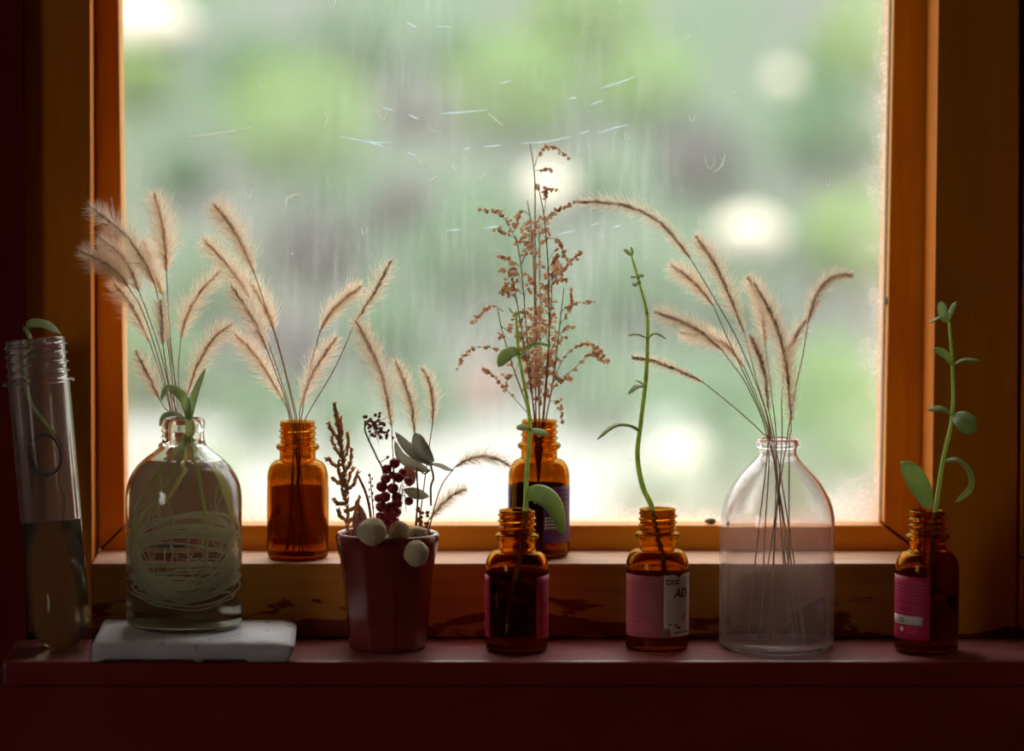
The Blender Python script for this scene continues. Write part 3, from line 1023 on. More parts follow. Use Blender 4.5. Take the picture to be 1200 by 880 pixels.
tB2, s = amber_bottle(cB2, 'amber bottle with torn pink and white label before the window', GA, 1.0, water=97)
aw = asn((774.5 - 770) / 36.5)
ae = asn(36 / 36.8)
lb = mobj('paper_label', patch(cB2, RA, aw, ae + .05, 19 * S, 92 * S, jagB2, 24, 16), M['paper'], tB2, label='white half of a torn paper label')
pink_lb = mobj('paper_label', patch(cB2, RA, -asn(36.2 / 36.8), aw - .002, 18.5 * S, 91 * S, lambda u, w_, a, z: (a, z + (S * 1.3 * mnoise.noise(Vector((u * 11, 1, 0))) if w_ == 1 else 0))), M['pink'], tB2, label='pink half of a torn paper label')
lines(cB2, RA + .00016, [(-1.1, aw - .25, (84 - 6.3 * i) * S) for i in range(11) if i not in (4, 9)], M['rose_ink'], pink_lb, .00022)
wrap_text('AD', 0.0056, cB2, RA + .00019, asn(16 / 36.8), 65 * S, M['navy'], lb, shear=.25, bold=.00032)
wrap_text('9', 0.0052, cB2, RA + .00019, asn(30.5 / 36.8), 65 * S, M['pink_ink'], lb, shear=.2)
rr = random.Random(5)
sq = []
for k in range(9):
    a = aw + .07 + k * .052
    sq.append(patch(cB2, RA + .00016, a, a + .045, (84.5 + rr.uniform(-.8, .8)) * S, (85.9 + rr.uniform(-.4, 1)) * S, None, 2, 1))
    if k % 2: sq.append(patch(cB2, RA + .00016, a + .01, a + .022, 87.6 * S, 88.5 * S, None, 1, 1))
    sq.append(patch(cB2, RA + .00016, a, a + .04, (80.9 + rr.uniform(-.3, .3)) * S, (82.6 + rr.uniform(-.4, .4)) * S, None, 2, 1))
mobj('print', join(*sq), M['navy'], lb)
lines(cB2, RA + .00016, [(asn(17 / 36.8), asn(35 / 36.8), 24 * S)], M['navy'], lb, .0004)
for (dx, z, m_, wd, h) in ((12, 34, 'navy', .10, 1.6), (19, 33, 'orange_ink', .10, 3.4), (22, 30, 'navy', .14, 2.2), (28, 40, 'orange_ink', .06, 8), (31, 44, 'pink_ink', .10, 5)):
    mobj('print', patch(cB2, RA + .00016, asn(dx / 36.8) - wd / 2, asn(dx / 36.8) + wd / 2, (z - h / 2) * S, (z + h / 2) * S, None, 4, 2), M[m_], lb)
# scuffed spot where the paper has worn to fibre
mobj('worn_patch', patch(cB2, RA + .00013, .02, .36, 18.5 * S, 29 * S, lambda u, w_, a, z: (.19 + (a - .19) * (.4 + .6 * math.sin(PI * (.15 + .7 * (1 - w_)))), z + S * 1.5 * mnoise.noise(Vector((u * 6, w_ * 4, 2)))), 10, 6), M['brown_paper'], lb)

tB3, s = amber_bottle(cB3, 'amber bottle with magenta label facing the room, beside the window casing', GA, 2.6, water=70)
a3 = asn(-1.5 / 36.8)
a4 = -asn(36.7 / 36.85) - .25
lb = mobj('paper_label', patch(cB3, RA, a4, a3, 18 * S, 92 * S), M['magenta'], tB3, label='magenta paper label')
lines(cB3, RA + .00016, [(-1.4, a3 - .12, (84 - 4.0 * i) * S) for i in range(6)] + [(-1.4, a3 - .3, 58 * S), (-1.4, a3 - .12, 50 * S), (-1.0, a3 - .12, 46 * S)] + [(-.82, a3 - .42, (32 - 2.6 * i) * S) for i in range(3)], M['wine_ink'], lb, .00022)
mobj('print_box', patch(cB3, RA + .00016, -1.5, a3 - .24, 35.5 * S, 46 * S, None, 10, 2), M['paper'], lb)
wrap_text('20', 0.0040, cB3, RA + .0003, -1.22, 37.2 * S, M['navy'], lb, bold=.00018)
mobj('emblem', patch(cB3, RA + .00016, -1.1, -.93, 27 * S, 33 * S, lambda u, w_, a, z: (-1.015 + (a + 1.015) * math.sin(PI * min(.95, max(.05, w_))), z), 6, 6), M['paper'], lb)

# ------------------------------------------------------------------ plastic preform tube leaning by the wall
ztop, zbot = 398, 765
rt = 35.5 * S
cT0 = PZ(70, 757, 0)
base_c = Vector((P(70, 735, 0.0).x, 0.002, rt * .992))
topc = P(38, 399, 0.0)
top_c = Vector((topc.x, 0.012, topc.z))
axis = (top_c - base_c)
Lt = axis.length
rotT = axis.to_track_quat('Z', 'Y').to_matrix()
tT = empty('plastic_tube', (base_c.x, base_c.y, 0), 'tall clear plastic screw-neck tube leaning beside the white slab', 'tube')
rows = []
for i in range(9):
    a = -PI / 2 + i / 8 * PI / 2
    rows.append((rt * math.cos(a) if i else 0, rt * math.sin(a)))
l = Lt / S
rows += [(35.8 * S, l * .3 * S), (36.4 * S, l * .6 * S), (36.8 * S, (l - 56) * S), (37.0 * S, (l - 54) * S), (42.5 * S, (l - 53) * S), (42.8 * S, (l - 51) * S), (42 * S, (l - 49.5) * S), (36 * S, (l - 48) * S)]
zz = l - 46
while zz < l - 3:
    d = abs(((zz - (l - 46)) % 10.5) - 6)
    rows.append(((35 + 3.2 * math.exp(-(d / 1.7) ** 2)) * S, zz * S))
    zz += .8
rows += [(35 * S, (l - 2) * S), (34.4 * S, l * S), (32 * S, l * S), (31 * S, (l - 3) * S), (31 * S, (l - 54) * S), (30.5 * S, l * .5 * S), (30 * S, 6 * S)]
for i in range(7, -1, -1):
    a = -PI / 2 + i / 8 * PI / 2
    rows.append((30 * S * math.cos(a) if i else 0, 30 * S * math.sin(a)))
nb = next(i for i, q in enumerate(rows) if abs(q[1] - (l - 54) * S) < 1e-9)
ni = next(i for i, q in enumerate(rows) if i > nb + 4 and abs(q[1] - (l - 54) * S) < 1e-9)
mobj('tube_body', join(lathe_rows(base_c, rows[:nb + 1], 64, None, rotT), lathe_rows(base_c, rows[ni:], 64, None, rotT)), M['plastic'], tT)
mobj('threaded_neck', lathe_rows(base_c, rows[nb:ni + 1], 64, None, rotT), M['plastic'], tT)
wr = [(0 if i == 0 else 30.1 * S * math.cos(-PI / 2 + i / 8 * PI / 2), 30.1 * S * math.sin(-PI / 2 + i / 8 * PI / 2)) for i in range(8)] + [(30.1 * S, 6 * S), (30.6 * S, l * .35 * S), (28 * S, l * .352 * S), (0, l * .352 * S)]
mobj('water', lathe_rows(base_c, wr, 48, None, rotT), M['murky'], tT)
axp = lambda f_, dx=0, dy=0: base_c + axis * f_ + Vector((dx * S, dy * S, 0))
# cutting inside the tube
tp = empty('plant_cutting', axp(.35), 'dark-leaved cutting with looped roots inside the plastic tube', 'plant', 'plant cuttings in water')
mobj('stem', tube(catmull([axp(.985, -2, 0), axp(.9, -16, 0), axp(.78, -12, 0), axp(.70, 4, 0), axp(.66, 14, 0)], 20), 2.0 * S, 6), M['stem'], tp)
lp = [axp(.985, -2, 0), P(30, 384, .008), P(50, 381, .006), P(72, 392, .004)]
mobj('leaf', blade(catmull(lp, 12), 22 * S, 2.5 * S, (0, -.5, 1), .7, 0.1), M['leaf'], tp)
lg = []
for k in range(5):
    pts = []
    r0 = random.uniform(17, 22)
    for i in range(14):
        a = i / 13 * 2 * PI * 1.25 + k
        pts.append(axp(.585 + .072 * math.sin(a) + random.uniform(-.006, .006), r0 * math.cos(a) * .95, 12 * math.sin(a + 1 + k)))
    lg.append(tube(catmull(pts, 40), .8 * S, 4))
lg.append(tube(catmull([axp(.66, 14), axp(.6, 20, 5), axp(.5, 12, 3), axp(.42, 18, 0), axp(.3, 8, 0)], 20), .7 * S, 4))
mobj('root', join(*lg), M['dark_root'], tp, kind='stuff')

# ------------------------------------------------------------------ pot
cP = place(454, 765, 0, 40 * S)
cP.y = min(cP.y, YC - 50 * S)
cP.x = P(454, 700, cP.y).x
tP = empty('flower_pot', cP, 'glazed dark red pot filled with dried berries, pods and sprigs', 'pot')


def pot_fn(r, z, t):
    zz = z / S
    k = max(0, min(1, (108 - zz) / 14)) if r > 30 * S else 0
    n = 10
    a = ((t + .18) % (2 * PI / n)) - PI / n
    poly = math.cos(PI / n) / math.cos(a)
    poly = poly ** .8 * 1.02
    return r * (1 + k * (poly - 1))


rows = [(0, 3), (34, 3), (37, 0), (43, 0), (45, 1.5), (46, 5), (48, 30), (50.5, 60), (53.5, 90), (56, 104), (57.6, 112), (58.8, 118), (60.4, 126), (61, 130), (60.8, 134), (59.6, 136.4), (57.6, 137.2), (55.6, 136.4), (54.8, 134), (54, 126)]
mobj('pot_body', lathe_rows(cP, [(r * S, z * S) for r, z in rows + [(51, 108), (0, 106)]], 120, pot_fn), M['pot'], tP)
v, f = lathe_rows(cP, [(53.9 * S, 126.5 * S), (40 * S, 130 * S), (20 * S, 132 * S), (1e-5, 132.5 * S)], 48)
v = [(x, y, zz + .0008 * mnoise.noise(Vector((x * 300, y * 300, 0)))) for x, y, zz in v]
mobj('filling', (v, f), M['soil'], tP)

YP = cP.y

# ------------------------------------------------------------------ foxtail grass
SPK = ICO1


HEADS, STEMS = [], []             # sample points of the stalks placed so far
BUNCH = {}                        # group -> (axis of the vessel, [(z, inner radius)], height of its floor)
EDGE = P(112, 300, YC + .010).x   # window side of the left casing


def vessel_radius(prof, z):
    r = 9.0
    for (z0, r0), (z1, r1) in zip(prof, prof[1:]):
        if z0 <= z <= z1:
            r = r0 + (r1 - r0) * (z - z0) / (z1 - z0)
    return r


def clearance(pts, others, cap):
    """how free a run of points is of earlier stalks, 0 to 1 for each of them."""
    if not others: return 0.0
    A = np.array(pts)[None, :, None, :]
    B = np.array(others)[:, None, :, :]
    d = np.sqrt(((A - B) ** 2).sum(-1)).min(axis=(1, 2))
    return float(np.minimum(d / cap - 1.0, 0.0).sum())


def foxtail(head, stem, Y, label, group, rnd, halo=22, nb=800, thick=1.0, Yb=None, dense=1.0, mat='bristle'):
    """head: pixel points tip -> base of the seed head; stem: pixel points on to the foot (x, y[, Y]).
    Of many depths for head, mouth and foot the one that keeps clear of the other stalks and of the casing is taken."""
    R_ = random.Random(rnd)
    axis_, prof, floor_z, dlo, dhi, dmm = BUNCH[group]
    km = next((i for i, q in enumerate(stem) if len(q) > 2), len(stem) - 1)
    ym, yb = stem[km][1], head[-1][1]
    best = None
    for trial in range(320):
        d, dm = R_.uniform(dlo, dhi), R_.uniform(-dmm, dmm)
        df = R_.uniform(-2.2, 2.2) * dmm
        if abs(ym - yb) < 60: d = dm + (d - dm) * abs(ym - yb) / 60
        hp = [P(x, y, Y + d + .004 * (d / .03) * (1 - i / len(head))) for i, (x, y) in enumerate(head)]
        sp = [hp[-1]]
        for i, q in enumerate(stem):
            if i < km:
                t_ = max(0.0, min(1.0, (ym - q[1]) / max(1.0, ym - yb)))
                sp.append(P(q[0], q[1], Y + dm + (d - dm) * t_))
            else:
                u_ = (i - km) / max(1, len(stem) - 1 - km)
                sp.append(P(q[0], q[1], Y + dm + (df - dm) * u_))
        if floor_z is not None:
            sp[-1].z = max(sp[-1].z, floor_z)
        spath = catmull(sp, 40)
        bad = 0.0
        for p in spath:
            lim = vessel_radius(prof, p.z) - .0007
            bad += max(0.0, math.hypot(p.x - axis_.x, p.y - axis_.y) - lim) * 4000
        hs = catmull(hp, 20)
        for p in hs:
            bad += max(0.0, p.y + halo * S * .9 - .0925) * 300
            if p.x < EDGE + halo * S * .7:
                bad += max(0.0, p.y + halo * S * 1.15 - (YC + .010)) * 1500
        sc = clearance(hs, HEADS, .013) * 1.5 + clearance(hs, STEMS, .0035) * 3 + clearance(spath, HEADS, .0035) * 3 + clearance(spath, STEMS, .0011) * 2 - bad
        if best is None or sc > best[0]:
            best = (sc, hp, sp)
    _, hp, sp = best
    HEADS.append([tuple(q) for q in catmull(hp, 20)])
    STEMS.append([tuple(q) for q in catmull(sp, 40)])
    t = empty('foxtail_grass', sp[-1], label, 'dried grass', group)
    spath = catmull(sp, 40)
    mobj('stem', tube(spath, [(0.62 + 0.25 * i / 39) * S * thick for i in range(40)], 5), M['straw'], t)
    n = 60
    hpath = catmull(hp, n)
    gs = [tube(hpath, [0.45 * S + 0.35 * S * i / (n - 1) for i in range(n)], 4)]
    # little spikelets along the axis
    L_ = sum((hpath[i + 1] - hpath[i]).length for i in range(n - 1))
    ns = int(L_ / S * 0.85 * dense)
    for k in range(ns):
        u = (k + R_.random()) / ns
        i = min(int(u * (n - 1)), n - 2)
        p = hpath[i]
        tg = (hpath[i] - hpath[i + 1]).normalized()
        o1 = tg.orthogonal().normalized()
        a = R_.uniform(0, 2 * PI)
        d = (Matrix.Rotation(a, 3, tg) @ o1)
        fat = math.sin(PI * min(1, .08 + .92 * u)) ** .4
        q = p + d * (1.3 * S * fat) + tg * (.8 * S)
        rot = (tg + d * .55).to_track_quat('Z', 'Y').to_matrix()
        gs.append(blob(q, 1.2 * S * (.7 + .6 * fat) * R_.uniform(.7, 1.2), SPK, .62, .62, 1.9, rot=rot))
    mobj('seed_head', join(*gs), M['spike'], t)
    V, Fc = [], []
    for k in range(int(nb * 1.3)):
        u = R_.random() ** .9
        x = u * (n - 1)
        i = min(int(x), n - 2)
        p = hpath[i].lerp(hpath[i + 1], x - i)
        tg = (hpath[i] - hpath[i + 1]).normalized()
        o1 = tg.orthogonal().normalized()
        d = Matrix.Rotation(R_.uniform(0, 2 * PI), 3, tg) @ o1
        prof = min(1, .45 + 2.2 * u) * min(1, .35 + 3.0 * (1 - u))
        ln = halo * S * prof * R_.uniform(.6, 1.55)
        ang = R_.uniform(.6, 1.2)
        d1 = tg * math.cos(ang) + d * math.sin(ang)
        d2 = tg * math.cos(ang - .25) + d * math.sin(ang - .25)
        side = d1.cross(Vector((R_.gauss(0, 1), R_.gauss(0, 1), R_.gauss(0, 1)))).normalized() * (.000055)
        m_ = p + d1 * (ln * .55)
        e = m_ + d2 * (ln * .5)
        b = len(V)
        V += [tuple(p - side), tuple(p + side), tuple(m_ - side * .8), tuple(m_ + side * .8), tuple(e)]
        Fc += [(b, b + 1, b + 3, b + 2), (b + 2, b + 3, b + 4)]
    mobj('bristles', (V, Fc), M[mat], t, False, kind='stuff')
    return t


Y0, Y1, YR = cA0.y, cA1.y, cR.y


def amber_inside(c):
    return [(c.z + z * S, r * S) for z, r in ((6, 30), (12, 33), (94, 33), (104, 29), (112, 23), (118, 17.2), (126, 16.2), (164, 16.2), (167, 17))]


BUNCH['foxtail stalks behind the root-filled bottle'] = (cA0, amber_inside(cA0), cA0.z + 7.4 * S, -.040, .008, .0036)
BUNCH['foxtail stalks in the amber bottle beside the pot'] = (cA1, amber_inside(cA1), cA1.z + 7.4 * S, -.030, .008, .0036)
BUNCH['foxtail stalks in the red pot'] = (cP, [(0.04, 50 * S), (137 * S, 53 * S)], None, -.008, .018, .010)
BUNCH['foxtail stalks in the empty clear bottle'] = (cR, [(z * S, r * S) for z, r in ((7, 54), (14, 63), (140, 64), (166, 61), (186, 52), (206, 39), (222, 24), (231, 19), (249, 19))], 8.6 * S, -.030, .030, .0050)
g0 = 'foxtail stalks behind the root-filled bottle'
lb0 = 'dried foxtail stalk in the bunch behind the root-filled bottle'
foot0 = lambda dx, dy=0: [(212 + dx * 1.0, 487, Y0 + dy), (212 + dx * .6, 520, Y0 + dy), (212 - dx * 1.2, 645, Y0 + dy)]
for k, (h, st, lab, nb, halo) in enumerate((
        ([(107, 243), (144, 272), (168, 305), (181, 332)], [(196, 400)] + foot0(-6), 'broad foxtail plume overlapping the casing, behind the root-filled bottle', 1300, 25),
        ([(118, 280), (140, 297), (154, 318), (163, 342)], [(172, 365), (190, 420)] + foot0(-8, .003), lb0, 1000, 22),
        ([(95, 294), (123, 309), (138, 320), (150, 336)], [(167, 365), (187, 425)] + foot0(-10, -.002), 'foxtail stalk leaning furthest over the casing, behind the root-filled bottle', 1000, 22),
        ([(133, 331), (155, 360), (175, 400)], [(190, 445)] + foot0(-11, .002), lb0, 900, 22),
        ([(159, 412), (174, 440), (187, 468)], [(193, 478)] + foot0(-12.5), 'shortest foxtail stalk beside the neck of the root-filled bottle', 600, 18),
        ([(181, 228), (190, 260), (194, 290), (195, 318)], [(199, 390)] + foot0(-3, -.003), 'tall upright foxtail stalk behind the root-filled bottle', 1300, 25),
        ([(169, 284), (179, 315), (191, 346)], [(201, 420)] + foot0(0, .004), lb0, 900, 22),
        ([(188, 352), (190, 378), (191, 405)], [(198, 450)] + foot0(-4, .001), lb0, 700, 17),
        ([(258, 317), (235, 342), (220, 368), (212, 396)], [(209, 440)] + foot0(2, -.001), lb0, 900, 22),
        ([(271, 380), (250, 397), (233, 425), (219, 463)], [(216, 475)] + foot0(6, -.003), 'foxtail stalk curving out towards the grass-filled amber bottle', 1000, 21))):
    foxtail(h, st, Y0, lab, g0, 100 + k, halo, nb)

g1 = 'foxtail stalks in the amber bottle beside the pot'
lb1 = 'dried foxtail stalk leaning away from the red pot in its amber bottle'
foot1 = lambda dx, dy=0, bx=0: [(349 + dx, 491, Y1 + dy), (349 + dx * .6, 520, Y1 + dy), (349 + bx, 646, Y1 + dy)]
for k, (h, st, lab, nb, halo) in enumerate((
        ([(250, 239), (268, 261), (284, 287), (298, 320)], [(312, 362), (330, 420)] + foot1(-3, .003, 6), 'foxtail stalk with the highest tip in the amber bottle beside the pot', 1300, 25),
        ([(239, 281), (262, 305), (280, 328), (293, 350)], [(318, 412)] + foot1(-6, -.002, 10), lb1, 1100, 24),
        ([(286, 322), (302, 345), (314, 368), (322, 387)], [(338, 448)] + foot1(-1, .001, 14), lb1, 1000, 22),
        ([(271, 335), (288, 360), (302, 385), (313, 410)], [(328, 450)] + foot1(-8, .002, -12), lb1, 1000, 22),
        ([(276, 393), (295, 411), (313, 436), (331, 468)], [(337, 480)] + foot1(-10, -.003, -6), 'lowest drooping foxtail stalk in the amber bottle beside the pot', 1100, 22),
        ([(423, 336), (405, 349), (388, 366), (375, 388)], [(364, 430)] + foot1(4, .002, -4), 'dense brown foxtail head in the amber bottle beside the pot', 1300, 17),
        ([(393, 397), (377, 420), (363, 445), (352, 478)], [(351, 484)] + foot1(2, -.001, 2), 'short foxtail head rising from the mouth of the amber bottle', 1000, 20),
        ([(458, 306), (445, 331), (431, 355), (416, 378)], [(392, 432)] + foot1(9, -.003, -14), 'thin straight foxtail stalk leaning over the red pot', 700, 17))):
    foxtail(h, st, Y1, lab, g1, 200 + k, halo, nb, dense=1.8 if 'dense' in lab else 1.0)

g2 = 'foxtail stalks in the red pot'
for k, (h, st, lab, nb, halo) in enumerate((
        ([(417, 376), (434, 408), (449, 445), (459, 500)], [(461, 560), (460, 640)], 'tallest foxtail stalk in the red pot', 1500, 21),
        ([(464, 424), (474, 448), (482, 475), (486, 508)], [(489, 560), (488, 640)], 'foxtail stalk with a straight plume in the red pot', 1000, 17),
        ([(495, 431), (504, 450), (507, 470), (507, 496)], [(500, 545), (488, 640)], 'slim foxtail stalk rising behind the grey-green leaves', 800, 13),
        ([(597, 545), (575, 536), (553, 537), (533, 547)], [(515, 575), (498, 640)], 'foxtail stalk arching from the red pot towards the purple-labelled bottle', 700, 15),
        ([(545, 573), (530, 580), (516, 593), (503, 609)], [(498, 618), (490, 640)], 'short low foxtail stalk at the rim of the red pot', 700, 14))):
    foxtail(h, st, YP + .008, lab, g2, 300 + k, halo, nb)

g3 = 'foxtail stalks in the empty clear bottle'
lb3 = 'dried foxtail stalk in the sheaf in the empty clear bottle'
foot3 = lambda mx, bx, dy=0: [(mx, 522, YR + dy), (mx * .5 + bx * .5, 630, YR + dy), (bx, 752, YR + dy * .5)]
for k, (h, st, lab, nb, halo) in enumerate((
        ([(674, 237), (705, 237), (737, 242), (770, 258), (795, 284), (809, 303)], [(836, 348), (866, 402), (894, 472)] + foot3(905, 935, .002), 'longest foxtail stalk arching far out of the empty clear bottle', 1400, 16),
        ([(816, 278), (835, 305), (853, 342), (872, 390)], [(886, 443)] + foot3(907, 925, .004), 'foxtail stalk with the tallest upright plume in the empty clear bottle', 1500, 20),
        ([(787, 311), (804, 323), (820, 338), (836, 358)], [(852, 395), (890, 478)] + foot3(903, 942, -.002), lb3, 1000, 19),
        ([(877, 325), (888, 348), (894, 375), (897, 405)], [(904, 460)] + foot3(910, 905, .003), lb3, 1200, 19),
        ([(884, 332), (903, 366), (917, 405), (924, 450), (927, 495)], [(927, 506)] + foot3(925, 924, -.003), 'long dark-spined foxtail plume reaching down to the bottle mouth', 1800, 21),
        ([(769, 366), (795, 375), (820, 388), (846, 410)], [(878, 457)] + foot3(900, 892, .001), lb3, 1100, 18),
        ([(799, 390), (825, 394), (850, 404), (872, 430)], [(893, 480)] + foot3(904, 930, -.001), lb3, 1300, 19),
        ([(742, 419), (768, 424), (797, 435), (824, 448)], [(860, 477), (893, 507)] + foot3(900, 876, -.003), 'foxtail stalk reaching out lowest towards the green cutting', 900, 11),
        ([(998, 322), (978, 324), (961, 338), (951, 360), (947, 378)], [(940, 420), (933, 452)] + foot3(921, 888, .002), 'foxtail stalk with a bent tip leaning to the casing side', 1200, 14),
        ([(879, 394), (889, 415), (896, 440), (901, 482)], [(905, 500)] + foot3(909, 944, .004), lb3, 1000, 17),
        ([(946, 372), (932, 395), (922, 416), (918, 445)], [(916, 470)] + foot3(916, 900, -.001), lb3, 900, 15))):
    foxtail(h, st, YR, lab, g3, 400 + k, halo, nb, dense=1.3)

# ------------------------------------------------------------------ dried flower sprays
YD = cA2.y
gD = 'dried flower sprays in the purple-labelled bottle'


def spray(main, branches, label, rnd, fill=0, zone=(280, 470), reach=16, dY=0.0):
    R_ = random.Random(rnd)
    foot = [(631 + (main[-1][0] - 631) * .5, 520), (631 - (main[-1][0] - 631) * .8, 645)]
    ytop = main[0][1]
    dep = lambda y: YD + dY * (.5 + 1.7 * max(0.0, min(1.0, (490 - y) / (490.0 - ytop))))
    path3 = [P(x, y, dep(y)) for x, y in main + foot]
    path3[-1].z = max(path3[-1].z, cA2.z + 7.8 * S)
    t = empty('dried_flower_spray', path3[-1], label, 'dried flowers', gD)
    path = catmull(path3, 60)
    mobj('stem', tube(path, [(.55 + .75 * i / 59) * S for i in range(60)], 5), M['twig'], t)
    tw, bd = [], []

    def bud(p, r):
        bd.append(blob(p, r, ICO1, 1, 1, R_.uniform(.8, 1.2), .35, 900))

    def twig(pts, nbud, r0=.6):
        pth = catmull(pts, 14)
        tw.append(tube(pth, [r0 * S * (1 - .5 * i / 13) for i in range(14)], 4))
        for k in range(nbud):
            u = 1 - (k / max(1, nbud)) * .72 * R_.uniform(.85, 1.1)
            i = max(0, min(13, int(u * 13)))
            p = pth[i] + Vector((R_.gauss(0, 1.5), R_.gauss(0, 1.5), R_.gauss(0, 1.2) - .6)) * S
            tw.append(tube([pth[i], p], .3 * S, 3))
            bud(p, S * R_.uniform(1.6, 2.8))
    for br in branches:
        d = R_.uniform(-.006, .006)
        pts = [P(x, y, dep(br[0][1]) + d * i / (len(br))) for i, (x, y) in enumerate(br)]
        ln = sum((Vector(br[i + 1]) - Vector(br[i])).length for i in range(len(br) - 1))
        twig(pts, int(ln * .36) + 3)
    for k in range(int(fill * 1.7)):
        y = R_.uniform(*zone)
        cand = min(path, key=lambda q: abs(q.z - P(600, y, YD).z))
        sg = R_.choice((-1, 1))
        dx, up = sg * R_.uniform(.35, 1) * reach, R_.uniform(6, 26)
        e = cand + Vector((dx, R_.uniform(-12, 12), up)) * S
        mid = cand.lerp(e, .55) + Vector((0, 0, 5 * S))
        e.z -= R_.uniform(0, 9) * S
        twig([cand, mid, e], R_.randint(3, 6), .45)
    mobj('twigs', join(*tw), M['twig'], t, kind='stuff')
    mobj('flower_buds', join(*bd), M['bud'], t, kind='stuff')
    return t


spray([(621, 168), (624, 185), (627, 215), (627, 280), (629, 400), (632, 490)],
      [[(627, 195), (631, 182), (643, 171), (655, 176), (666, 184)], [(628, 200), (638, 199), (648, 200)], [(627, 214), (630, 218), (632, 220)]], 'tallest dried flower spray, ending in a bare tip, in the purple-labelled bottle', 1, 7, (290, 460), 16, .0066)
spray([(631, 219), (637, 250), (641, 290), (643, 340), (643, 410), (637, 490)],
      [[(637, 252), (640, 232), (640, 221), (651, 223)], [(638, 262), (650, 248), (672, 237)], [(641, 280), (652, 280), (660, 293), (663, 305)], [(642, 315), (650, 303), (655, 299)], [(647, 335), (664, 311), (682, 294)], [(643, 338), (655, 328), (665, 327)]], 'dried flower spray with long twigs fanning towards the green cutting', 2, 8, (280, 460), 18, -.0088)
spray([(618, 235), (623, 270), (626, 330), (628, 490)],
      [[(621, 252), (611, 247), (606, 258), (603, 270)], [(624, 290), (612, 282), (604, 285)]], 'slim dried flower spray in the middle of the purple-labelled bottle', 3, 14, (270, 460), 15, .0022)
spray([(604, 276), (611, 315), (618, 400), (626, 490)],
      [[(606, 284), (595, 262), (583, 248), (563, 246)], [(605, 280), (592, 272), (581, 268)], [(609, 312), (597, 304), (586, 299)], [(609, 322), (600, 320), (587, 315)], [(613, 345), (600, 336), (594, 345)]], 'dried flower spray with a twig drooping out at its top towards the grasses', 4, 14, (285, 460), 15, -.0044)
spray([(661, 337), (656, 380), (649, 440), (640, 490)],
      [[(656, 366), (672, 356), (695, 353)], [(656, 392), (664, 383), (674, 384)], [(656, 380), (668, 362), (671, 340)], [(648, 445), (664, 415), (685, 403), (703, 409), (712, 427)], [(647, 448), (668, 436), (692, 414), (700, 416), (708, 425)], [(645, 460), (655, 447), (668, 441)], [(644, 470), (656, 472), (658, 495)]], 'dried flower spray with twigs arching low beyond the bottle', 5, 5, (380, 470), 14, -.0022)
spray([(583, 362), (589, 390), (601, 430), (622, 490)],
      [[(590, 365), (577, 358), (562, 368), (553, 379)], [(600, 424), (585, 410), (558, 407), (543, 418), (537, 431)], [(618, 484), (592, 455), (574, 436), (566, 432)], [(587, 382), (597, 388), (600, 378)], [(606, 440), (595, 440), (594, 455)]], 'dried flower spray drooping out behind the rounded green leaf', 6, 4, (390, 470), 14, 0)
spray([(632, 262), (633, 350), (632, 490)],
      [[(632, 275), (640, 268), (645, 275)]], 'dense upright dried flower spray, bushy all the way down', 7, 22, (270, 475), 17, .0088)
spray([(600, 322), (612, 390), (627, 490)],
      [[(602, 330), (592, 335), (588, 345)], [(606, 350), (594, 343), (586, 342)]], 'short bushy dried flower spray beside the green stem', 8, 14, (330, 475), 16, -.0066)
spray([(648, 300), (645, 370), (636, 490)],
      [[(648, 318), (656, 312), (660, 318)]], 'short dense dried flower spray leaning to the casing side', 9, 14, (320, 475), 15, .0044)

# ------------------------------------------------------------------ green cuttings
gC = 'plant cuttings in water'


def cutting(stem, Y, label, leaves, rs=(1.6, 2.9), foot=None, mat='stem'):
    pts = [P(x, y, Y) for x, y in stem]
    t = empty('plant_cutting', pts[-1], label, 'plant', gC)
    n = 48
    pth = catmull(pts, n)
    mobj('stem', tube(pth, [(rs[0] + (rs[1] - rs[0]) * min(1, i / (n * .6))) * S for i in range(n)], 8), M[mat], t)
    gs = []
    for (x, y) in stem[1:-3]:
        q = P(x, y, Y)
        gs.append(blob(q, 3.1 * S, ICO1, 1, 1, .6))
    for g_ in gs:
        mobj('stem_node', g_, M[mat], t)
    for (pp, wd, th, nr, m_) in leaves:
        lp = [P(q[0], q[1], Y + (q[2] if len(q) > 2 else 0)) for q in pp]
        mobj('leaf', blade(catmull(lp, 14), wd * S, th * S, nr, .52, .06, 10, pos=1.2), M[m_], t)
    return t


YB1, YB2, YB3 = cB1.y, cB2.y, cB3.y
cutting([(604.5, 366), (608, 414), (617, 465), (621, 503), (617, 557), (616, 592), (612, 640), (601, 690), (596, 745)], YB1,
        'green succulent cutting with one big hanging leaf before the dried flowers', [
            ([(605, 370), (610, 365), (618, 364, .002)], 5, 2, (0, -.4, 1), 'leaf'),
            ([(605, 369), (600, 366, .002), (596, 360, .003)], 3, 1.5, (0, -.3, 1), 'leaf_pale'),
            ([(608, 415), (600, 412, -.002), (592, 418, -.004), (584, 430, -.005)], 19, 4, (-.5, -1, .6), 'leaf'),
            ([(610, 416), (618, 408, -.001), (630, 403, -.002), (646, 406, -.002)], 14, 3.5, (-.1, .25, 1), 'leaf'),
            ([(620, 503), (614, 501, -.002), (605, 502, -.004)], 11, 3, (-.1, -.8, .7), 'leaf_pale'),
            ([(621, 503), (630, 506, -.002), (643, 509, -.003)], 11, 3, (.1, -.7, .8), 'leaf_pale'),
            ([(617, 586), (625, 580, -.002), (637, 582, -.004), (650, 596, -.005), (660, 628, -.006)], 30, 6, (.6, -.8, .35), 'leaf')])
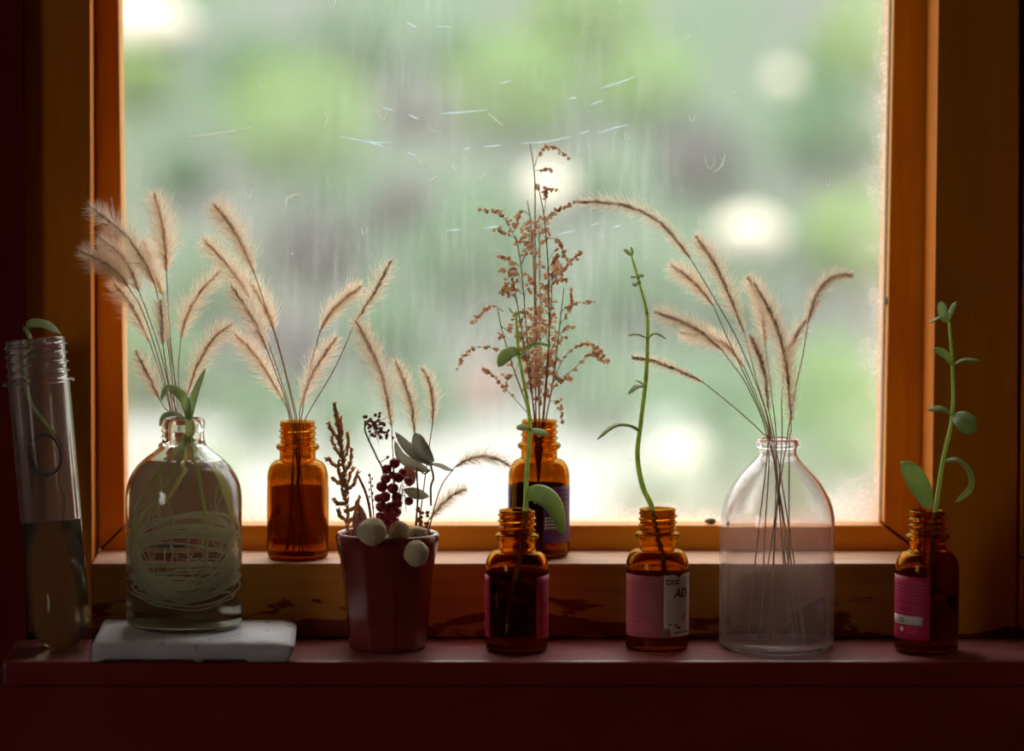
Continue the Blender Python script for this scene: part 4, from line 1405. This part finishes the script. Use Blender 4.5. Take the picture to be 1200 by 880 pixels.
cutting([(740, 300), (749, 331), (758, 367), (759, 396), (757, 443), (751, 494), (747, 534), (753, 570), (763, 592), (771, 625), (778, 662), (781, 715)], YB2,
        'tall slender green cutting in the bottle with the torn label', [
            ([(740, 300), (736, 296), (731, 292, .001)], 5, 1.5, (-.4, -.8, .6), 'leaf_pale'),
            ([(740, 300), (741, 295), (739, 289, .001)], 5, 1.5, (.8, -.8, .2), 'leaf_pale'),
            ([(748, 327), (743, 324, -.002), (740, 326, -.004)], 6, 2, (0, -.5, 1), 'leaf_pale'),
            ([(748, 327), (752, 322, .001), (753, 325, .002)], 6, 2, (0, -.5, 1), 'leaf_pale'),
            ([(748, 330), (744, 334, -.001), (741, 332, -.002)], 5, 2, (0, -.8, .6), 'leaf_pale'),
            ([(757, 396), (747, 392, -.001), (736, 393, -.001)], 8, 2.5, (0, .1, 1), 'leaf_pale'),
            ([(760, 396), (768, 391, -.001), (781, 397, -.001)], 9, 2.5, (0, .1, 1), 'leaf_pale'),
            ([(756, 454), (747, 453, -.002), (736, 462, -.003)], 9, 2.5, (-.3, -.6, 1), 'leaf_pale'),
            ([(756, 453), (749, 447, .004), (744, 446, .006)], 6, 2, (-.3, .3, 1), 'leaf_pale'),
            ([(750, 506), (738, 499, -.002), (720, 499, -.004), (700, 515, -.005)], 17, 4, (-.3, -.1, 1), 'leaf')], rs=(1.3, 3.1))
cutting([(1112, 377), (1116, 426), (1116, 486), (1105, 540), (1097, 593), (1092, 640), (1088, 690), (1086, 745)], YB3,
        'green succulent cutting with broad lower leaves before the casing', [
            ([(1111, 377), (1107, 372, -.002), (1104, 360, -.004), (1103, 353, -.005)], 12, 3, (-.3, -1, .3), 'leaf_pale'),
            ([(1112, 376), (1115, 365, -.001), (1121, 353, -.001)], 8, 2.5, (-.7, -.7, .3), 'leaf_pale'),
            ([(1111, 376), (1102, 372, -.002), (1089, 379, -.003)], 7, 2.2, (0, -.2, 1), 'leaf'),
            ([(1116, 428), (1108, 416, -.002), (1093, 409, -.003)], 12, 3, (.4, -.9, .5), 'leaf'),
            ([(1117, 428), (1130, 422, -.001), (1149, 423, -.002)], 9, 3, (0, -.3, 1), 'leaf'),
            ([(1115, 487), (1104, 479, -.002), (1087, 481, -.003)], 11, 4, (0, -.5, 1), 'leaf'),
            ([(1117, 486), (1126, 490, -.004), (1134, 498, -.007), (1142, 507, -.008)], 25, 4, (.1, -1, .3), 'leaf'),
            ([(1105, 541), (1122, 539, -.002), (1136, 553, -.004), (1137, 572, -.005), (1119, 589, -.005)], 14, 4, (.9, -.5, .4), 'leaf'),
            ([(1091, 596), (1083, 580, -.003), (1070, 558, -.005), (1056, 541, -.006)], 28, 5, (.3, -1, .3), 'leaf')])

# ------------------------------------------------------------------ rooted plant in the clear bottle
YL_ = cL.y
tr = empty('rooted_plant', P(214, 485, YL_), 'strap-leaved plant with thick greenish roots coiled in the clear bottle', 'plant')
for (pp, wd) in (([(221, 492), (217, 470), (207, 459, -.003), (195, 456, -.006), (189, 470, -.008)], 12),
                 ([(222, 492), (224, 478), (230, 458), (241, 431, .001)], 11),
                 ([(216, 492, -.003), (205, 485, -.009), (192, 488, -.010), (187, 500, -.010)], 8)):
    lp = [P(q[0], q[1], YL_ + (q[2] if len(q) > 2 else 0)) for q in pp]
    mobj('leaf', blade(catmull(lp, 20), wd * S, 1.6 * S, (-.35, -.9, .5), .5, .10, 8, stalk=.6, pos=.7), M['leaf_pale'], tr)
mobj('crown', tube(catmull([P(221, 490, YL_), P(223, 502, YL_), P(220, 520, YL_)], 8), [4.5 * S, 5 * S, 5.5 * S, 6 * S, 6 * S, 5 * S, 4 * S, 3 * S], 8), M['root_green'], tr)
ZL = lambda y: P(215, y, YL_).z
cx = cL.x
XY = lambda x, y, dy=0: Vector((cx + (x - 215.5) * S * .80, YL_ + dy, ZL(y)))
for pts, rr_ in (([(217, 510, 0), (200, 535, -.006), (180, 560, -.010), (158, 590, -.008), (152, 625, -.004)], 3.2),
                 ([(217, 512, 0), (208, 545, -.010), (188, 575, -.013), (165, 600, -.010), (155, 640, 0)], 3.4),
                 ([(222, 512, 0), (232, 545, -.006), (240, 580, -.010), (248, 615, -.012), (244, 655, -.012)], 2.8),
                 ([(224, 512, 0), (248, 540, -.003), (262, 570, -.004), (272, 600, -.002), (275, 640, 0)], 3.2),
                 ([(219, 512, 0), (218, 545, .006), (212, 570, .010), (195, 590, .012), (170, 600, .006)], 2.4),
                 ([(224, 512, 0), (240, 545, .008), (262, 590, .008), (270, 640, .004)], 2.6)):
    pth = catmull([XY(*p) for p in pts], 24)
    mobj('root', tube(pth, [rr_ * S * (1 - .45 * i / 23) for i in range(24)], 7), M['root_green'], tr)
RR = random.Random(11)
fine = []
for k in range(36):
    low = k % 3 == 0
    rx = RR.uniform(.78, .98) * 52 * S
    z0 = RR.gauss(655 if not low else 684, 5 if not low else 8)
    tilt = RR.uniform(27, 42) if not low else RR.uniform(3, 14)
    a0 = RR.uniform(0, 2 * PI)
    sw = RR.uniform(.8, 2.0) * PI
    ph = RR.uniform(-.3, .3)
    pts = []
    for i in range(16):
        a = a0 + sw * i / 15
        r = rx * (1 + .05 * math.sin(3 * a + k))
        x, y = r * math.cos(a), r * math.sin(a)
        z = ZL(z0 - tilt * math.sin(a + ph) + 2.5 * math.sin(2.3 * a + k) + RR.uniform(-1, 1))
        pts.append(Vector((cx + x, YL_ + y, z)))
    fine.append(tube(catmull(pts, 36), RR.uniform(.7, 1.8) * S, 5))
for k in range(34):
    a = RR.uniform(0, 2 * PI)
    r = RR.uniform(.3, .92) * 54 * S
    y0 = RR.uniform(585, 680)
    pts = []
    for i in range(6):
        a += RR.uniform(-.25, .3)
        pts.append(Vector((cx + r * math.cos(a), YL_ + r * math.sin(a), ZL(y0 + i * RR.uniform(2, 9)))))
    fine.append(tube(catmull(pts, 14), RR.uniform(.4, .8) * S, 3))
for k in range(12):
    sg = RR.choice((-1, 1))
    pts = [XY(215 + sg * RR.uniform(20, 50), RR.uniform(560, 600), RR.uniform(-.01, .01))]
    for i in range(5):
        pts.append(pts[-1] + Vector((sg * RR.uniform(-6, 6) * S, RR.uniform(-4, 4) * S, -RR.uniform(8, 18) * S)))
    pts = [Vector((cx + (p.x - cx) * min(1, 52 * S / max(1e-6, math.hypot(p.x - cx, p.y - YL_))), YL_ + (p.y - YL_) * min(1, 52 * S / max(1e-6, math.hypot(p.x - cx, p.y - YL_))), p.z)) for p in pts]
    fine.append(tube(catmull(pts, 18), RR.uniform(.35, .7) * S, 3))
mobj('fine_roots', join(*fine), M['root'], tr, kind='stuff')

# ------------------------------------------------------------------ what stands in the pot
gP = 'dried things in the red pot'
YF = YP - .004
# cypress sprig
t = empty('cypress_sprig', P(409, 632, YF), 'brown dried cypress sprig with scaly tips in the red pot', 'sprig')
mp = [(409, 634), (406, 590), (403, 550), (397, 505), (392, 473)]
mobj('stem', tube(catmull([P(x, y, YF) for x, y in mp], 30), [2.0 * S * (1 - .7 * (1 - i / 29)) for i in range(30)], 5), M['twig'], t)
R_ = random.Random(21)
br = [[(397, 515), (389, 505), (385, 496)], [(398, 520), (400, 505), (399, 489)], [(402, 545), (392, 545), (386, 538), (382, 538)], [(402, 545), (407, 525), (407, 507)], [(403, 555), (411, 540), (412, 525)],
      [(403, 565), (395, 565), (390, 560)], [(404, 575), (414, 568), (420, 553)], [(405, 590), (396, 590), (391, 585)], [(405, 600), (415, 595), (422, 583)], [(400, 535), (393, 525), (388, 512)],
      [(406, 610), (399, 605), (396, 597)], [(406, 612), (413, 608), (418, 600)], [(404, 570), (398, 555), (396, 540)], [(405, 580), (409, 560), (414, 548)], [(404, 585), (401, 570), (400, 555)]]
for b_ in br:
    d = R_.uniform(-.005, .005)
    pth = catmull([P(x, y, YF + d * i / len(b_)) for i, (x, y) in enumerate(b_)], 14)
    gs = [tube(pth, 1.2 * S, 4)]
    for i in range(14):
        tg = (pth[min(i + 1, 13)] - pth[max(0, i - 1)]).normalized()
        for q in range(3):
            dd = Matrix.Rotation(R_.uniform(0, 6.28), 3, tg) @ tg.orthogonal().normalized()
            gs.append(blob(pth[i] + dd * 1.5 * S, 1.35 * S * R_.uniform(.8, 1.3), ICO1, .7, .7, 1.9, rot=(tg + dd * .5).to_track_quat('Z', 'Y').to_matrix()))
    mobj('branchlet', join(*gs), M['cypress'], t)
mainp = catmull([P(x, y, YF) for x, y in mp], 60)
gs = []
for i in range(2, 60):
    tg = (mainp[max(0, i - 1)] - mainp[min(59, i + 1)]).normalized() * -1
    for q in range(3):
        dd = Matrix.Rotation(R_.uniform(0, 6.28), 3, tg) @ tg.orthogonal().normalized()
        gs.append(blob(mainp[i] + dd * R_.uniform(1, 3.2) * S, 1.5 * S * R_.uniform(.8, 1.3), ICO1, .7, .7, 1.9, rot=(tg + dd * .7).to_track_quat('Z', 'Y').to_matrix()))
mobj('scale_leaves', join(*gs), M['cypress'], t, kind='stuff')

Z4 = lambda x, y: (380 + x / 4, 460 + y / 4)
# dark seed cluster on a curved twig
YS_ = YP - .004
t = empty('seed_sprig', P(448, 630, YS_), 'dark brown seed cluster on a bent twig in the red pot', 'sprig')
mobj('stem', tube(catmull([P(*Z4(*q), YS_) for q in ((275, 690), (280, 400), (245, 300), (205, 215), (190, 165), (215, 130), (240, 150))], 40), 1.1 * S, 5), M['twig'], t)
R_ = random.Random(31)
for k in range(46):
    x, y = R_.gauss(262, 30), R_.gauss(165, 28)
    if k < 12: x, y = R_.uniform(185, 240), R_.uniform(95, 150)
    p = P(*Z4(max(184, min(322, x)), max(95, min(245, y))), YS_ + R_.uniform(-.005, .005))
    mobj('seed', blob(p, R_.uniform(1.8, 2.7) * S, ICO1, 1, 1, 1, .2, 800), M['berry_dark'], t)
mobj('twigs', join(*[tube([P(*Z4(225, 150), YS_), P(*Z4(R_.uniform(200, 310), R_.uniform(110, 235)), YS_ + R_.uniform(-.004, .004))], .5 * S, 4) for k in range(14)] +
                     [tube(catmull([P(*Z4(258, 325), YS_), P(*Z4(275, 320), YS_), P(*Z4(297, 305), YS_)], 6), .6 * S, 4)]), M['twig'], t, kind='stuff')
mobj('seed', blob(P(*Z4(297, 303), YS_), 2.2 * S, ICO1), M['berry_dark'], t)

# red berries
YBr = YP - .010
t = empty('berry_sprig', P(456, 632, YBr), 'bunch of dark red dried berries in the middle of the pot', 'berries')
mobj('stem', tube(catmull([P(456, 634, YBr + .003), P(459, 600, YBr + .003), P(462, 570, YBr + .003), P(461, 545, YBr + .002)], 20), 1.1 * S, 5), M['twig'], t)
R_ = random.Random(41)
for (x, y, r) in ((330, 330, 27), (293, 358, 25), (288, 403, 25), (350, 397, 27), (395, 413, 22), (322, 448, 28), (270, 440, 28), (285, 488, 27), (255, 495, 22), (340, 490, 26), (397, 508, 22), (268, 535, 28), (300, 575, 30),
                  (263, 580, 24), (325, 600, 26), (300, 628, 24), (367, 372, 20), (320, 388, 20), (312, 540, 32), (336, 560, 26), (345, 520, 22), (280, 610, 24)):
    c = P(*Z4(x, y), YBr + R_.uniform(-.004, .003) + (.004 if y > 590 else 0))
    b_ = mobj('berry', blob(c, r / 4 * S, ICO2, 1, 1, .95, .07, 400), M['berry'], t)
    mobj('berry_tip', blob(c + Vector((R_.uniform(-.4, .4), -.85, -.35)).normalized() * (r / 4 * S), 1.1 * S, ICO1), M['berry_dark'], b_)
mobj('stalks', join(*[tube(catmull([P(461, 590 + 2 * k, YBr + .003), P(472, 580 - 4 * k, YBr + .001), P(*Z4(*q), YBr)], 8), .5 * S, 4) for k, q in enumerate(((397, 525), (395, 430), (360, 570), (385, 560), (350, 600)))]), M['twig'], t, kind='stuff')
# small bare twigs
t = empty('bare_twig', P(436, 632, YP), 'thin forked dark twig between cypress and berries', 'twig')
mobj('stem', tube(catmull([P(437, 634, YP), P(*Z4(215, 560), YP), P(*Z4(195, 470), YP), P(*Z4(160, 392), YP)], 16), 1.6 * S, 5), M['twig'], t)
sd = mobj('side_shoot', tube(catmull([P(440, 634, YP), P(*Z4(230, 560), YP), P(*Z4(222, 470), YP), P(*Z4(214, 380), YP)], 16), .8 * S, 5), M['twig'], t)
for k in range(10):
    q = P(*Z4(222 + (-1) ** k * 8 - k * .6, 540 - k * 17), YP)
    mobj('bud', blob(q, 1.3 * S, ICO1, .8, .8, 1.5), M['twig'], t)
# grey-green leaves
YE = YP - .001
t = empty('leaf_sprig', P(486, 632, YE), 'dried grey-green leaves on a curved stalk in the red pot', 'sprig')
mobj('stem', tube(catmull([P(485, 634, YE), P(*Z4(440, 480), YE), P(*Z4(430, 360), YE), P(*Z4(470, 380), YE), P(*Z4(495, 360), YE)], 30), 1.0 * S, 5), M['twig'], t)
mobj('stalk', tube(catmull([P(*Z4(500, 530), YE), P(*Z4(500, 440), YE), P(*Z4(512, 400), YE), P(*Z4(500, 345), YE)], 16), 1.3 * S, 5), M['twig'], t)
for pp, wd, nr, in (([(500, 335), (440, 300), (380, 250), (332, 185)], 17, (.5, -1, .6)),
                    ([(495, 370), (430, 340), (360, 300), (330, 225)], 13, (.3, -1, -.4)),
                    ([(505, 345), (470, 290), (440, 230), (425, 185)], 18, (-.5, -1, .3)),
                    ([(498, 335), (540, 345), (575, 360), (608, 365)], 11, (0, -.5, 1)),
                    ([(375, 455), (410, 470), (450, 480), (493, 488)], 14, (0, -1, .5)),
                    ([(515, 325), (490, 280), (465, 230), (445, 190)], 9, (-.5, -.6, .3))):
    mobj('leaf', blade(catmull([P(*Z4(*q), YE + .0005 * i) for i, q in enumerate(pp)], 14), wd * S, 1.4 * S, nr, .7, .12), M['grey_leaf'], t)
mobj('withered_leaf', blade(catmull([P(*Z4(400, 440), YE + .004), P(*Z4(395, 390), YE + .004), P(*Z4(390, 315), YE + .004)], 10), 15 * S, 2.5 * S, (.4, -1, .2), .4, .2), M['berry_dark'], t)
# purple leaf
t = empty('purple_leaf', P(424, 634, YP + 0.0045), 'pointed dusky purple leaf standing behind the largest pod', 'leaf')
mobj('leaf_blade', blade(catmull([P(427, 636, YP + 0.0045), P(424, 620, YP + 0.0035), P(422, 605, YP + 0.0025), P(420, 590, YP + 0.0025)], 12), 20 * S, 1.6 * S, (-.3, -1, .2), .7, .15), M['purple_leaf'], t)
mobj('midrib', tube(catmull([P(427, 636, YP + 0.0033), P(424, 620, YP + 0.0023), P(420, 592, YP + 0.0017)], 10), .6 * S, 4), M['twig'], t)
# dark seed knots at the right of the pot
t = empty('seed_sprig', P(495, 634, YP), 'short dark knobbly seed stalk at the pot rim', 'sprig', )
mobj('stem', tube(catmull([P(494, 636, YP), P(494, 615, YP), P(*Z4(445, 545), YP)], 10), 1.2 * S, 5), M['twig'], t)
R_ = random.Random(51)
for k in range(16):
    p = P(*Z4(R_.uniform(425, 485), 545 + k * 7 + R_.uniform(-8, 8)), YP + R_.uniform(-.004, .002))
    mobj('seed', blob(p, R_.uniform(2, 3.4) * S, ICO1, 1, 1, 1, .2, 800), M['berry_dark'], t)
# four pale pods
for (x, y, r, Yp, s3, lab) in ((436, 623, 16.5, cP.y - 72 * S, (1, .9, 1), 'largest pale wrinkled pod resting on the pot rim under the cypress'),
                               (468, 623, 12.5, cP.y - 44 * S, (1.02, .9, 1), 'round pale pod in front of the red berries'),
                               (488, 625.5, 12, cP.y - 27 * S, (1.1, .9, .8), 'flattened tan pod lying beside the dark seed stalk'),
                               (488, 649, 14.5, cP.y - 62 * S, (1, .8, 1.05), 'pale wrinkled pod hanging outside the pot below its rim')):
    c = P(x, y, Yp)
    t = empty('seed_pod', c - Vector((0, 0, r * S)), lab, 'pod', 'pale pods on the red pot')
    mobj('shell', blob(c, r * S, ICO3, *s3, .10, 260), M['pod'], t)
    mobj('scar', blob(c + Vector((.3, -.2, -.9)).normalized() * (r * S * .95), 1.4 * S, ICO1), M['berry_dark'], t)

# crumbs on the ledge
for k, (x, y) in enumerate(((546, 760), (565, 766), (556, 764))):
    c = PZ(x, y, 0.0006)
    mobj('crumb', blob(c, 1.7 * S, ICO1, 1, 1, .9, .3, 900), M['pod'], None, origin=c, label='tiny dry crumb on the red ledge before the amber bottle', cat='crumb', group='crumbs on the ledge')

# ------------------------------------------------------------------ the garden outside
ZG = -0.95
mG = plain('pale_paving', (0.12, 0.16, 0.11), (0.27, 0.27, 0.265), rough=0.9, scale=1.5)
mBk = plain('garden_bank', (0.045, 0.10, 0.045), (0.085, 0.095, 0.08), rough=1.0, scale=1.3, detail=3)
fl = [plain('foliage_yellow_green', (0.16, 0.32, 0.05), (0.23, 0.40, 0.08), rough=0.6, scale=2, trans=0.4),
      plain('foliage_green', (0.055, 0.17, 0.065), (0.09, 0.23, 0.085), rough=0.6, scale=2, trans=0.35),
      plain('foliage_purple', (0.06, 0.055, 0.065), (0.10, 0.08, 0.095), rough=0.6, scale=2, trans=0.25),
      plain('petals_pink', (0.50, 0.24, 0.21), (0.56, 0.32, 0.28), rough=0.6, scale=2, trans=0.35)]
mSt = plain('pale_stone', (0.60, 0.55, 0.44), (0.68, 0.63, 0.52), rough=0.9, scale=5)  # pale stone in its own colour, two tones at random
mTr = plain('bark', (0.10, 0.07, 0.05), (0.16, 0.12, 0.09), rough=0.9, scale=20)
struct('ground', box(-14, 14, YW + WT + .01, 11.6, ZG - .2, ZG), mG)
bank = []
nx, ny = 60, 24
V, Fc = [], []
YK = 11.4
bank_z = lambda x, y: ZG + max(0, (y - YK)) * .62 + .18 * mnoise.noise(Vector((x * .6, y * .6, 0))) * min(1, max(0, y - YK))
for i in range(ny + 1):
    for j in range(nx + 1):
        x, y = -14 + 28 * j / nx, YK + 10.6 * i / ny
        V.append((x, y, bank_z(x, y)))
for i in range(ny):
    for j in range(nx):
        a = i * (nx + 1) + j
        Fc.append((a, a + 1, a + nx + 2, a + nx + 1))
o = mobj('garden_bank', (V, Fc), mBk, None, kind='structure')
tag(o, 'planted bank rising at the far side of the garden')


def on_bank(px_, py_):
    """where the ray of a pixel meets the bank or the paving."""
    d = ray(px_, py_)
    k = 2.0
    while k < 24:
        q = CAM + d * k
        g = ZG if q.y < YK else bank_z(q.x, q.y)
        if q.z < g: return q
        k += .05
    return CAM + d * 16


GROWN = []
KIND = ['yellow-green', 'mid-green', 'dusky purple-leaved', 'pink-flowering']


def shrub(px_, py_, rpx, kind, label, rnd, pos=None, sz=1.0, n=420, leaf=.055):
    R_ = random.Random(rnd)
    q = pos or on_bank(px_, py_)
    dist = (q - CAM).length
    r = rpx / F * dist
    for (c0, r0) in GROWN:
        dd = math.hypot(c0.x - q.x, c0.y - q.y)
        if dd < 1.15 * (r0 + r):
            r = min(r, max(0.0, dd / 1.15 - r0))
    if r < 0.07: return None
    GROWN.append((q.copy(), r))
    n = int(n * max(.35, min(1.6, (r / .30) ** 1.3)))
    base = Vector((q.x, q.y, (ZG if q.y < YK else bank_z(q.x, q.y))))
    t = empty('shrub', base, label, 'shrub', 'shrubs outside the window')
    ctr = base + Vector((0, 0, r * sz * .85))
    V, Fc = [], []
    for k in range(n):
        d = Vector((R_.gauss(0, 1), R_.gauss(0, 1), R_.gauss(0, 1))).normalized()
        p = ctr + Vector((d.x * r, d.y * r, d.z * r * sz)) * (R_.uniform(.45, 1) ** .6)
        if p.z < base.z + .01: p.z = base.z + .01
        a = Vector((R_.gauss(0, 1), R_.gauss(0, 1), R_.gauss(0, .6))).normalized() * leaf * R_.uniform(.7, 1.4)
        b = a.cross(d + Vector((0, 0, .3))).normalized() * leaf * .45
        m_ = p + a * .5 + Vector((0, 0, .01))
        i = len(V)
        V += [tuple(p), tuple(m_ + b), tuple(p + a), tuple(m_ - b)]
        Fc.append((i, i + 1, i + 2, i + 3))
    mobj('foliage', (V, Fc), fl[kind], t, False, kind='stuff')
    for k in range(3):
        e = ctr + Vector((R_.uniform(-.5, .5), R_.uniform(-.5, .5), R_.uniform(.1, .5))) * r
        mobj('branch', tube(catmull([base, base.lerp(e, .5) + Vector((R_.uniform(-.1, .1) * r, 0, 0)), e], 8), [.012 * (1 - .08 * i) for i in range(8)], 5), mTr, t)
    return t


for k, (x, y, r, sx) in enumerate(((170, 20, 34, 1.5), (640, 215, 28, 1), (915, 92, 20, 1), (870, 268, 32, 1.2), (795, 528, 28, 1.1))):
    q = on_bank(x, y + r * .5)
    d_ = (q - CAM).length
    rr_ = r / F * d_
    c = q + Vector((0, -rr_ * 1.2, rr_ * .25))
    GROWN.append((c, rr_ * sx))
    mobj('garden_stone', blob(c, rr_, ICO3, sx, .8, .85, .25, 8), mSt, None, origin=c, label='bright pale stone in the garden beyond the window', cat='stone', group='pale stones in the garden')
R_ = random.Random(77)
spots = []
for (x, y, r, k) in ((350, 150, 90, 0), (215, 170, 110, 1), (600, 110, 80, 0), (760, 80, 110, 0), (820, 190, 70, 2), (470, 220, 80, 2), (370, 290, 80, 2), (700, 190, 90, 1), (560, 300, 90, 1), (250, 330, 90, 1),
                     (1010, 300, 70, 0), (930, 250, 60, 2), (980, 160, 70, 1), (870, 330, 90, 1), (760, 330, 90, 1), (450, 380, 80, 1), (180, 430, 80, 1), (650, 410, 70, 1), (330, 420, 70, 2), (540, 40, 80, 1),
                     (160, 70, 90, 0), (420, 50, 80, 1), (880, 60, 80, 1), (1020, 60, 70, 0), (300, 60, 80, 1), (690, 20, 80, 0), (480, 120, 60, 2), (850, 110, 50, 2)):
    spots.append((x, y + r * .6, r, k))
for k, (x, y, r, kd) in enumerate(spots):
    shrub(x, y, r, kd, KIND[kd] + ' leafy shrub on the bank beyond the window', 500 + k, sz=.85)
# shrubs off to both sides, where a step aside would see them
for k in range(26):
    sx = (-1) ** k
    q = Vector((sx * R_.uniform(2.4, 7.5), R_.uniform(11.8, 18.5), 0))
    q.z = bank_z(q.x, q.y)
    kd = R_.choice((0, 1, 1, 2))
    shrub(0, 0, R_.uniform(80, 120), kd, KIND[kd] + ' leafy shrub on the bank beyond the window', 700 + k, pos=q, n=380)
# low growth on the paving towards the right
for k, (x, y, r) in enumerate(((760, 575, 45), (700, 455, 50), (500, 452, 46), (300, 462, 50), (860, 470, 50), (400, 470, 40), (900, 560, 80), (980, 500, 85), (1040, 560, 80), (850, 620, 50), (230, 590, 60))):
    p = PZ(x, y + 60, ZG)
    p.y = min(p.y, 10.8)
    shrub(x, y, r, 0 if k in (7, 10) else 1, 'low green shrub at the near edge of the pale paving', 800 + k, pos=p, n=500, leaf=.05)
# pink-flowering plants and pale stones
for k, (x, y, r) in enumerate(((473, 118, 24), (790, 505, 24), (565, 455, 26), (740, 60, 16), (1000, 250, 18))):
    shrub(x, y + r, r, 3, 'small pink-flowering plant glimpsed beyond the window', 850 + k, n=160, leaf=.05)
